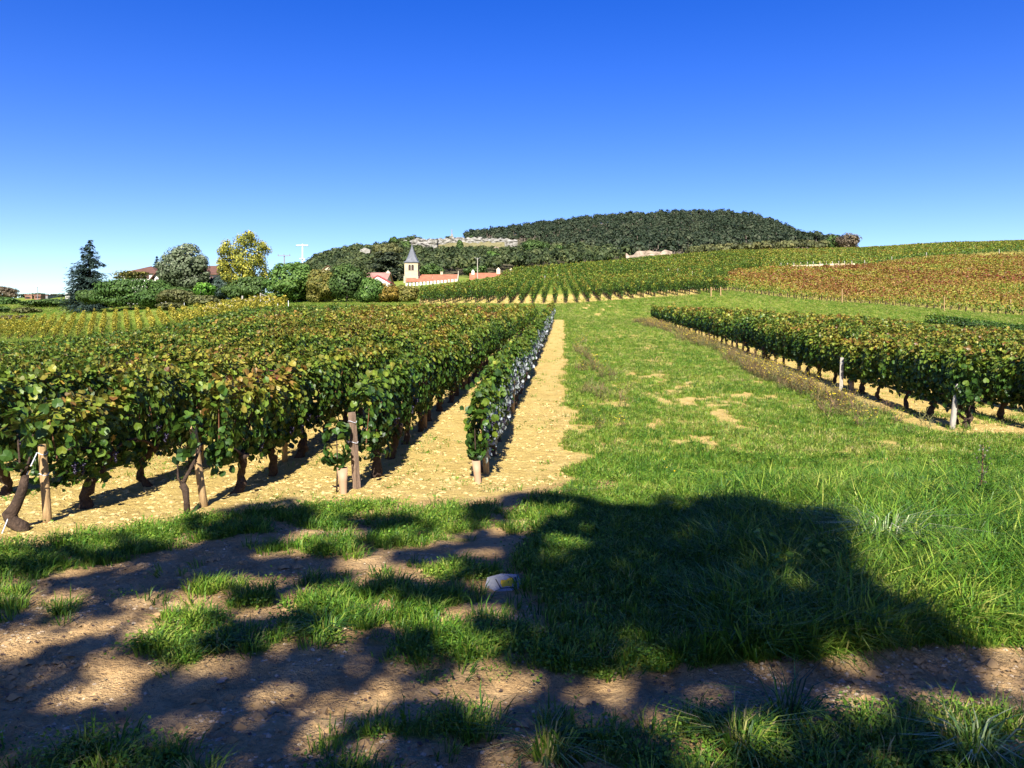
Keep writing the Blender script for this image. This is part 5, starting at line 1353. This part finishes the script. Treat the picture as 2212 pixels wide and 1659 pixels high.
def church():
    d = 264.0; x = XK(890, d); zt = ZK(568, d)
    gz = ZK(615, d) - 2.0
    root = empty('church', (x, d, gz), 0, 'village church with slate spire and long orange roof', 'church')
    def lz(py): return ZK(py, d) - gz
    w = 4.55
    m = MB(); m.box((0, 0, lz(568) / 2 - 2), (w, w, lz(568) + 4)); tw = m.build('tower', M_church, root)
    m = MB()
    for zz, hh, ex in ((lz(568) - .12, .25, .35), (lz(586), .16, .14), (lz(601), .2, .3)):
        m.box((0, 0, zz), (w + ex, w + ex, hh))
    m.build('cornice', M_stone, root)
    m = MB()
    for sx in (-1, 1):
        m.box((sx * (w / 2 - .15), -w / 2 - .2, lz(604) / 2 - 1), (.75, .6, lz(592) + 2))
    m.build('buttress', M_stone, root)
    # spire: flared square foot turning into an octagon
    m = MB(); prof = [(lz(568.3), w / 2 + .45), (lz(565), w / 2 - .05), (lz(556), 1.55), (lz(545), .85), (lz(536), .38), (lz(527.5), .03)]
    n = 8; V = []
    for i, (zz, rr) in enumerate(prof):
        q = min(1, i / 2)
        for k in range(n):
            a = k * math.pi / 4; c, s = math.cos(a), math.sin(a); f = (1 / max(abs(c), abs(s))) * (1 - q) + 1.06 * q
            V.append((rr * c * f, rr * s * f, zz))
    F = [(i * n + k, i * n + (k + 1) % n, (i + 1) * n + (k + 1) % n, (i + 1) * n + k) for i in range(len(prof) - 1) for k in range(n)] + [tuple(range(n))[::-1], tuple(range(len(V) - n, len(V)))]
    m.add(V, F); sp = m.build('spire', M_slate, root)
    m = MB(); m.tube([(0, 0, lz(528)), (0, 0, lz(522.5))], .05, 6); m.box((0, 0, lz(524)), (.6, .08, .08)); m.build('cross', M_metal, sp)
    # paired belfry openings on the front and the right side
    def arch(cx, z0, z1, hw):
        a = np.linspace(0, math.pi, 9); return [(cx - hw, z0), (cx + hw, z0)] + [(cx + hw * math.cos(t), z1 - hw + hw * math.sin(t)) for t in a]
    for sx in (-.52, .52):
        m = MB(); m.prism(arch(sx, lz(585.3), lz(573), .40), 'y', -w / 2 - .03, -w / 2 + .3); wd = m.build('belfry_window', M_dark, root)
        m = MB()
        for i in range(5): m.box((sx, -w / 2 - .05, lz(585) + .2 + i * .3), (.66, .06, .14))
        m.build('louvre', M_louvre, wd)
        m = MB(); m.prism([(y_, z_) for y_, z_ in arch(sx, lz(585.3), lz(573), .40)], 'x', w / 2 - .3, w / 2 + .03); m.build('belfry_window', M_dark, root)
    m = MB(); m.box((0, -w / 2 - .06, lz(579)), (.22, .12, 2.2)); m.build('mullion', M_stone, root)
    # nave behind and right of the tower, aisle roof in front
    xa, xb = XK(880, d) - x, XK(987, d) - x; xt = XK(905, d) - x
    zr, ze = lz(592.5), lz(608)
    m = MB(); m.box(((xt + xb) / 2, 3.4, ze / 2 - 3), (xb - xt, 8.0, ze + 6)); m.prism([(-.6, ze), (7.4, ze), (3.4, zr - .2)], 'x', xt, xb); m.build('nave_wall', M_white, root)
    m = MB()
    def slab(y0, z0, y1, z1, x0, x1, t=.22): m.prism([(y0, z0), (y1, z1), (y1, z1 + t), (y0, z0 + t)], 'x', x0, x1)
    slab(-1.0, ze - .25, 3.4, zr, xt - .1, xt + (xb - xt) * .33); slab(3.4, zr + .001, 7.8, ze - .25, xt - .1, xb + .2)
    slab(-1.0, ze - .22, 3.4, zr + .03, xt + (xb - xt) * .33 + .12, xb + .15)
    m.build('nave_roof', M_roof_o, root)
    m = MB(); m.prism([(-1.1, ze - .3), (3.4, zr + .1), (3.4, zr + .45), (-1.1, ze + .1)], 'x', xb + .1, xb + .42); m.box((xb + .25, 3.4, zr + .9), (.25, .25, 1.2)); m.build('gable_coping', M_stone, root)
    m = MB(); za, zb_ = lz(604), lz(611.5)
    m.prism([(-w / 2 - 2.6, zb_), (-w / 2 - .3, za), (-w / 2 - .3, za + .2), (-w / 2 - 2.6, zb_ + .2)], 'x', xa + .1, xt + 9.5); m.build('aisle_roof', M_roof_o, root)
    m = MB(); m.box(((xa + xt + 9.5) / 2, -w / 2 - 1.2, zb_ / 2 - 2), (9.0 + xt - xa, 2.2, zb_ + 4)); m.build('aisle_wall', M_stone, root)
    m = MB(); m.box((xt + (xb - xt) * .57, 4.2, zr + .5), (.9, .7, 1.3)); m.box((xt + (xb - xt) * .57, 4.2, zr + 1.22), (1.1, .9, .14)); m.build('chimney', M_church, root)
church()

def house(label, cx, d, ridge, eave, base, l, r_, wall, roof, depth=8.0, hip=False, along='x', over=.35, chim=(), cat='house', wins=(), chim_mat=None, door=False):
    """bearing range l..r_, rows of ridge / eave / base as seen; along = direction of the ridge"""
    x0, x1 = XK(l, d), XK(r_, d); cx = (x0 + x1) / 2; w = (x1 - x0)
    gz = min(H1(cx, d), ZK(base, d)) - .5
    zr, ze = ZK(ridge, d) - gz, ZK(eave, d) - gz
    root = empty('house', (cx, d + depth / 2, gz), 0, label, cat)
    hw, hd = w / 2, depth / 2
    m = MB(); m.box((0, 0, ze / 2 - .5), (w, depth, ze + 1))
    if not hip:
        if along == 'x': m.prism([(-hd, ze), (hd, ze), (0, zr - .05)], 'x', -hw, hw)
        else: m.prism([(-hw, ze), (hw, ze), (0, zr - .05)], 'y', -hd, hd)
    m.build('wall', wall, root)
    m = MB(); t = .18
    if hip:
        o = over; V = [(-hw - o, -hd - o, ze), (hw + o, -hd - o, ze), (hw + o, hd + o, ze), (-hw - o, hd + o, ze), (-max(0, hw - hd) , 0, zr), (max(0, hw - hd) + .01, 0, zr)]
        m.add(V, [(0, 1, 5, 4), (1, 2, 5), (2, 3, 4, 5), (3, 0, 4), (3, 2, 1, 0)])
    else:
        H_, W_ = (hd, hw) if along == 'x' else (hw, hd)
        sl = (zr - ze) / H_
        for s in (-1, 1):
            a = s * (H_ + over); m.prism([(a, ze - sl * over), (0, zr), (0, zr + t), (a, ze - sl * over + t)], 'x' if along == 'x' else 'y', -W_ - over, W_ + over)
    rf = m.build('roof', roof, root)
    for (px, top, wd) in chim:
        m = MB(); xx = XK(px, d) - cx; zt = ZK(top, d) - gz
        m.box((xx, 0, (zt + ze) / 2), (wd, wd, zt - ze)); m.prism([(xx - wd * .6, zt), (xx + wd * .6, zt), (xx, zt + wd * .7)], 'y', -wd * .5, wd * .5)
        m.build('chimney', chim_mat or wall, rf)
    for (px, t_, b_, wd) in wins:
        xx = XK(px, d) - cx; z1, z0 = ZK(t_, d) - gz, ZK(b_, d) - gz
        m = MB(); m.box((xx, -hd - .03, (z0 + z1) / 2), (wd, .1, z1 - z0)); wn_ = m.build('window', M_dark, root)
        m = MB(); m.box((xx - wd / 2 - .25, -hd - .04, (z0 + z1) / 2), (.4, .08, z1 - z0)); m.box((xx + wd / 2 + .25, -hd - .04, (z0 + z1) / 2), (.4, .08, z1 - z0)); m.build('shutter', M_louvre, wn_)
    return root
house('white house with a brown pyramid roof behind the yellow garden tree', 0, 132, 569.5, 591, 612, 262, 338, M_white, M_roof_b, 9, hip=True, wins=((282, 594, 602, 1.0), (310, 594, 602, 1.0)))
house('white gabled house wing with red shutters left of the rounded tree', 0, 122, 573, 596, 616, 334, 372, M_white, M_roof_b, 10, along='y', wins=((349, 603, 611, .9),), over=.5)
house('long brown roofed house mostly hidden behind the rounded tree', 0, 130, 571.5, 592, 616, 362, 472, M_white, M_roof_b, 8, wins=((466, 597, 604, .9),))
house('small cream gable with brown roof among the trees', 0, 205, 574.5, 585, 605, 695, 722, M_cream, M_roof_b, 14, along='y')
house('house with a broad faded pink tiled roof', 0, 158, 586.5, 606, 625, 785, 833, M_cream, M_roof_p, 9, chim=((831, 585, .7),))
house('white gabled wall with red edged roof below the pink roof', 0, 128, 596.5, 611, 640, 790, 842, M_white, M_trim, 6, along='y', over=.12)
house('long low orange roofed building with chimneys beyond the vines', 0, 250, 588, 604, 618, 1022, 1100, M_white, M_roof_o, 9, chim=((1076, 580.5, 1.2), (1104, 580.5, .9)), chim_mat=M_cream)
house('small house at the left end of the orange roofed building with a white chimney', 0, 247, 590, 606, 618, 1016, 1025, M_white, M_roof_o, 5, chim=((1021, 585, .9),))
house('pale orange gable peeping over the top of the vine slope', 0, 240, 576, 584, 596, 1148, 1163, M_church, M_roof_o, 6, along='y', over=.2)
house('plain white box shaped shed above the vines', 0, 240, 579.4, 579.6, 596, 1123, 1139, M_white, M_conc, 5, over=.05)
house('terracotta house with flat roof, left of the pair', 0, 235, 637.2, 637.8, 655, 54, 69, M_terra, M_roof_p, 6, over=.2, wins=((60, 641, 645, .8),))
house('terracotta house with grey flank, right of the pair', 0, 230, 637, 638, 655, 74, 88, M_terra, M_roof_p, 6, over=.2, wins=((82, 640, 644, .8),))
house('dark barn beside the terracotta houses', 0, 232, 636.5, 638.5, 655, 88.6, 103, M_metal, M_roof_b, 6, over=.1)
house('tall white box building at the far left', 0, 225, 634, 634.4, 655, 141, 152, M_white, M_conc, 6, over=.05)
house('low white building right of the tall white one', 0, 228, 638, 638.4, 655, 159, 177, M_white, M_conc, 6, over=.05)

# churchyard wall seen between the vines
def yard_wall():
    d = 215; x0, x1 = XK(879, d), XK(985, d)
    root = empty('churchyard_wall', ((x0 + x1) / 2, d, H1((x0 + x1) / 2, d)), 0, 'pale churchyard wall with regular piers below the church', 'wall')
    zb = lambda px: ZK(np.interp(px, [879, 985], [612, 603]), d) - root.location.z
    pxs = np.linspace(879, 985, 15)
    for i, px in enumerate(pxs):
        x = XK(px, d) - root.location.x
        m = MB(); m.box((x, -.1, zb(px) - 1.6), (.6, .6, 3.2)); m.build('pier', M_white, root)
        if i < 14 and i % 2 == 0:
            x2 = XK(pxs[i + 1], d) - root.location.x
            m = MB(); m.box(((x + x2) / 2, .05, zb(px) - 1.8), (x2 - x - .82, .4, 2.4)); m.build('panel', M_stone, root)
yard_wall()

# retaining wall and fence at the foot of the garden
M_wallst = plain_mat('rubble_stone', (.38, .28, .17), .9, .35, 2, bump=.4, bscale=6)
def stone_wall():
    d = 88; x0, x1 = XK(440, d), XK(592, d)
    root = empty('retaining_wall', ((x0 + x1) / 2, d, H1((x0 + x1) / 2, d)), 0, 'low retaining wall of warm rubble stone above the yellow vines', 'wall')
    src = []
    for i in range(5):
        m = MB(); m.box((0, 0, 0), (1, .5, 1), taper=.9); src.append(m.build('stone', M_wallst if i % 2 else M_stone, link=False))
    for row in range(4):
        x = x0 + r5.uniform(0, .4)
        while x < x1:
            w = r5.uniform(.35, .7); hh = .27
            px = 512 + FPX * x / d; t = px / K
            topz = ZK(np.interp(t, [440, 470, 500, 540, 592], [659, 655, 647, 645, 652]), d)
            z = topz - .15 - row * .28
            if r5.random() < .85: share(random.choice(src), 'stone', root, (x + w / 2 - root.location.x, r5.normal(0, .04), z - root.location.z), (0, 0, r5.normal(0, .06)), (w * .95, 1, hh * r5.uniform(.8, 1.05)))
            x += w
stone_wall()
for (px, top, bot, d, lab) in ((524, 645, 660, 84, 'pale square post standing before the rubble wall, left one'), (551, 645, 662, 84, 'broad pale post before the rubble wall, right one')):
    x = XK(px, d); z = ZK(bot, d)
    m = MB(); m.box((0, 0, (ZK(top, d) - z) / 2), (.32 if px > 540 else .16, .2, ZK(top, d) - z + .6))
    o = m.build('wall_post', M_post_grey); o.location = (x, d, z); tag(o, lab, 'post', 'posts at the rubble wall')
def garden_fence():
    d = 84; pts = [(563, 634, 645), (566, 637, 650), (578, 641, 656), (585, 643, 660)]
    x0 = XK(563, d); z0 = H1(x0, d)
    root = empty('garden_fence', (x0, d, z0), 0, 'short white post and rail fence left of the broad green tree', 'fence')
    for i, (px, t, b) in enumerate(pts):
        m = MB(); xx = XK(px, d) - x0; m.box((xx, i * .3, (ZK(t, d) + ZK(b, d)) / 2 - z0 - .2), (.12, .12, ZK(t, d) - ZK(b, d) + .5)); m.build('post', M_post_grey, root)
    a, b = pts[0], pts[2]
    m = MB(); m.tube([(0, 0, ZK(a[1] + .6, d) - z0), (XK(b[0], d) - x0, .6, ZK(b[1] + .6, d) - z0)], .05, 6); m.build('rail', M_post_grey, root)
garden_fence()
o = None
for (px, top, bot, d, lab) in ((398, 641, 651, 95, 'tiny white stake on the bank below the scrub'), (600, 664, 672, 72, 'short white stake just beyond the vines, left of the green tree'), (623, 663, 671, 72, 'white stake nearest the foot of the broad green tree'), (574, 662, 668, 73, 'white stake at the end of the yellow vines')):
    x = XK(px, d); z = H1(x, d); m = MB(); m.tube([(0, 0, -.2), (0, 0, .5), (0, 0, .85)], .03, 6)
    o = m.build('stake', M_conc); o.location = (x, d, z); tag(o, lab, 'stake', 'white stakes beyond the left vineyard')

# poles
def pole(name, label, px, top, bot, d, w0, w1, mat, extra):
    x = XK(px, d); gz = min(H1(x, d), ZK(bot, d)); h = ZK(top, d) - gz
    root = empty(name, (x, d, gz), 0, label, 'pole')
    m = MB(); m.tube([(0, 0, -.3), (0, 0, h * .5), (0, 0, h)], [w0, (w0 + w1) / 2, w1], 8); m.build('shaft', mat, root)
    extra(root, h); return root
def big(root, h):
    m = MB(); m.box((0, -.2, h - .22), (1.95, .1, .1)); m.build('crossarm', M_conc, root)
    for sx in (-.98, -.5, .5, .98):
        m = MB(); m.tube([(sx, -.2, h - .26), (sx, -.2, h - .42)], .05, 6); m.build('insulator', M_metal, root)
    m = MB(); m.box((0, -.22, h - 2.4), (.8, .14, .12)); m.box((.35, -.22, h - 2.55), (.18, .18, .35)); m.build('bracket', M_conc, root)
pole('utility_pole', 'tall white concrete utility pole with a T shaped crossarm', 653.5, 527, 620, 125, .15, .10, M_conc, big)
def small(root, h):
    m = MB(); m.box((0, -.2, h - .1), (2.5, .14, .14)); m.build('crossarm', M_metal, root)
    for sx in (-1.15, 0, 1.15):
        m = MB(); m.tube([(sx, -.2, h), (sx, -.2, h + .22)], .07, 6); m.build('insulator', M_metal, root)
pole('utility_pole', 'short dark utility pole with flat crossarm left of the white one', 614, 551.5, 620, 155, .15, .12, M_metal, small)
def fork(root, h):
    for s in (-1, 1):
        m = MB(); m.tube([(0, 0, h - .6), (s * .4, 0, h - .2), (s * .75, 0, h + .05)], .07, 6); m.box((s * .8, 0, h + .05), (.35, .25, .14)); m.build('arm', M_metal, root)
pole('lamp_pole', 'slim pole with a forked top beside the orange roofed building', 1031.5, 557, 606, 242, .17, .12, M_post_grey, fork)
def lamp(root, h):
    m = MB(); m.tube([(0, 0, h - .05), (.5, 0, h + .2), (.9, 0, h + .2)], .06, 6); m.build('arm', M_metal, root)
    m = MB(); m.box((.6, 0, h + .2), (1.3, .6, .35), taper=.6); m.build('lamp_head', M_conc, root)
pole('street_lamp', 'street lamp with pale head above the terracotta houses', 81, 620, 642, 210, .1, .07, M_metal, lamp)

# ------------------------------------------------------------------ trees behind the viewpoint, which shade the track
def lightmap(px, py):
    """how much sun reaches the ground (1 = full)"""
    jx = (fbm(px / 90, py / 36 + 7, 3) - .5) * 120; jy = (fbm(px / 90 + 40, py / 36, 3) - .5) * 46
    x, y = px + jx, py + jy
    edge = np.interp(x, [-900, 0, 200, 330, 430, 520, 640, 760, 880, 1000, 1080, 1150, 1230, 1330, 1440, 1560, 1720, 1770, 1800, 1835, 1870, 1960, 2100, 2212, 3200],
                     [1235, 1190, 1165, 1145, 1112, 1095, 1090, 1108, 1100, 1078, 1055, 1048, 1062, 1085, 1092, 1100, 1125, 1145, 1190, 1255, 1305, 1335, 1380, 1425, 1500])
    s = 1 - smooth(-14, 24, y - edge)
    fl = fbm(px / 75 + 3, py / 30 + 1, 3)
    s = np.maximum(s, smooth(.50, .63, fl) * .95 * np.where(x > 1250, .25 + .75 * smooth(1380, 1480, y), 1))
    for (cx, cy, rx, ry, v) in ((60, 1290, 120, 26, .9), (30, 1225, 90, 30, .55), (250, 1235, 60, 14, .5), (470, 1275, 60, 10, .6), (640, 1200, 70, 14, .7), (560, 1262, 50, 9, .4), (880, 1152, 130, 16, .75), (950, 1140, 60, 18, .7), (760, 1190, 80, 12, .6), (690, 1245, 50, 8, .55),
                                (770, 1305, 130, 26, 1), (900, 1330, 130, 26, 1), (960, 1360, 60, 16, .7), (1290, 1190, 70, 10, .35), (1270, 1275, 50, 16, .5), (1000, 1235, 45, 10, .35), (100, 1375, 110, 22, .8), (30, 1410, 80, 20, .7), (310, 1362, 62, 18, .95), (440, 1355, 60, 25, .6), (560, 1332, 50, 12, .5),
                                (870, 1490, 40, 22, .8), (980, 1485, 55, 26, .85), (640, 1500, 120, 14, .6), (520, 1440, 60, 12, .4), (1060, 1440, 80, 14, .45), (230, 1455, 50, 12, .45), (150, 1500, 90, 12, .3), (560, 1520, 70, 12, .4), (820, 1410, 60, 8, .4),
                                (1090, 1330, 36, 22, .5), (1130, 1390, 60, 26, .4), (1330, 1410, 90, 24, .45), (1500, 1290, 50, 26, .35), (1680, 1235, 90, 20, .5), (1580, 1205, 60, 16, .3), (1740, 1290, 60, 20, .4), (1990, 1345, 90, 12, .4), (2100, 1420, 120, 12, .55), (1880, 1445, 110, 12, .5), (1980, 1490, 60, 14, .6), (1730, 1460, 60, 8, .3),
                                (1250, 1510, 100, 10, .35), (1010, 1640, 60, 20, .45), (1180, 1620, 70, 24, .5), (1420, 1570, 60, 16, .35), (1570, 1610, 60, 26, .55), (1720, 1620, 50, 20, .4), (1990, 1600, 90, 26, .4), (2130, 1570, 80, 20, .45), (700, 1640, 60, 14, .4), (240, 1610, 80, 12, .3), (640, 1585, 60, 10, .5), (2190, 1500, 60, 14, .5)):
        s = np.maximum(s, v * ell(x, y, cx, cy, rx, ry, .4))
    return s
def shade_trees():
    r = np.random.default_rng(61)
    n = 60000
    d = r.uniform(2.0, 9.6, n); px = r.uniform(-700, 2900, n)
    gx = XK(px, d); gy = d
    keep = r.random(n) < d / 9.6; gx, gy, d, px = gx[keep], gy[keep], d[keep], px[keep]
    py = (HOR + FPX * EYE / d) / K
    lit = lightmap(px, py)
    ok = r.random(len(gx)) < np.clip(1 - lit * 1.25, 0, 1) ** 1.6
    gx, gy = gx[ok], gy[ok]
    m = 17500
    i = r.choice(len(gx), min(m, len(gx)), False); gx, gy = gx[i], gy[i]
    # the crowns go on over the viewpoint and behind it
    k2 = 12000; gx = np.concatenate([gx, r.uniform(-10, 10, k2)]); gy = np.concatenate([gy, r.uniform(-8, 2.1, k2)])
    # height of the leaf above the ground: inside a crown layer
    base = np.maximum(6.2 + .35 * gy, 4.6) + .5 * np.sin(gx * .8)
    hgt = base + r.uniform(0, 3.6, len(gx))
    t = hgt / math.sin(SUN_EL)
    P = np.stack([gx, gy, np.zeros_like(gx)], 1) - LIGHT[None] * t[:, None]
    N = np.stack([r.normal(0, .5, len(gx)), r.normal(-.5, .5, len(gx)), np.ones(len(gx))], 1)
    side = P[:, 0] > 1.0
    for sgn, tx, lab in ((side, 3.6, 'leafy tree behind the viewpoint shading the right of the track'), (~side, -2.6, 'leafy tree behind the viewpoint shading the left of the track')):
        ty = -8.5; gz = H1(tx, ty)
        root = empty('shade_tree', (tx, ty, gz), 0, lab, 'tree', 'trees behind the viewpoint')
        Q = P[sgn] - np.array([tx, ty, gz])
        leaf_obj('crown', Q, N[sgn], r.uniform(.10, .19, len(Q)), np.clip(.45 + r.normal(0, .2, len(Q)), 0, 1), LEAF_MID, MT['shade'], root, down=.4, jit=1, r=r)
        mb = MB(); mb.tube([(0, 0, -.3), (.1, .1, 2), (.0, .3, 4.5), (.1, .8, 7)], [.3, .24, .2, .13], 10)
        for k in range(9):
            c = Q[r.integers(0, len(Q))]; s0 = np.array([0, .3, r.uniform(3.2, 6.5)]); q = np.linspace(0, 1, 5)[:, None]
            path = s0 + (c - s0) * q + np.array([0, 0, .8]) * np.sin(q * math.pi) * .6
            mb.tube(path, np.linspace(.09, .02, 5), 6)
        mb.build('trunk', M_bark, root, smooth_=True)
shade_trees()
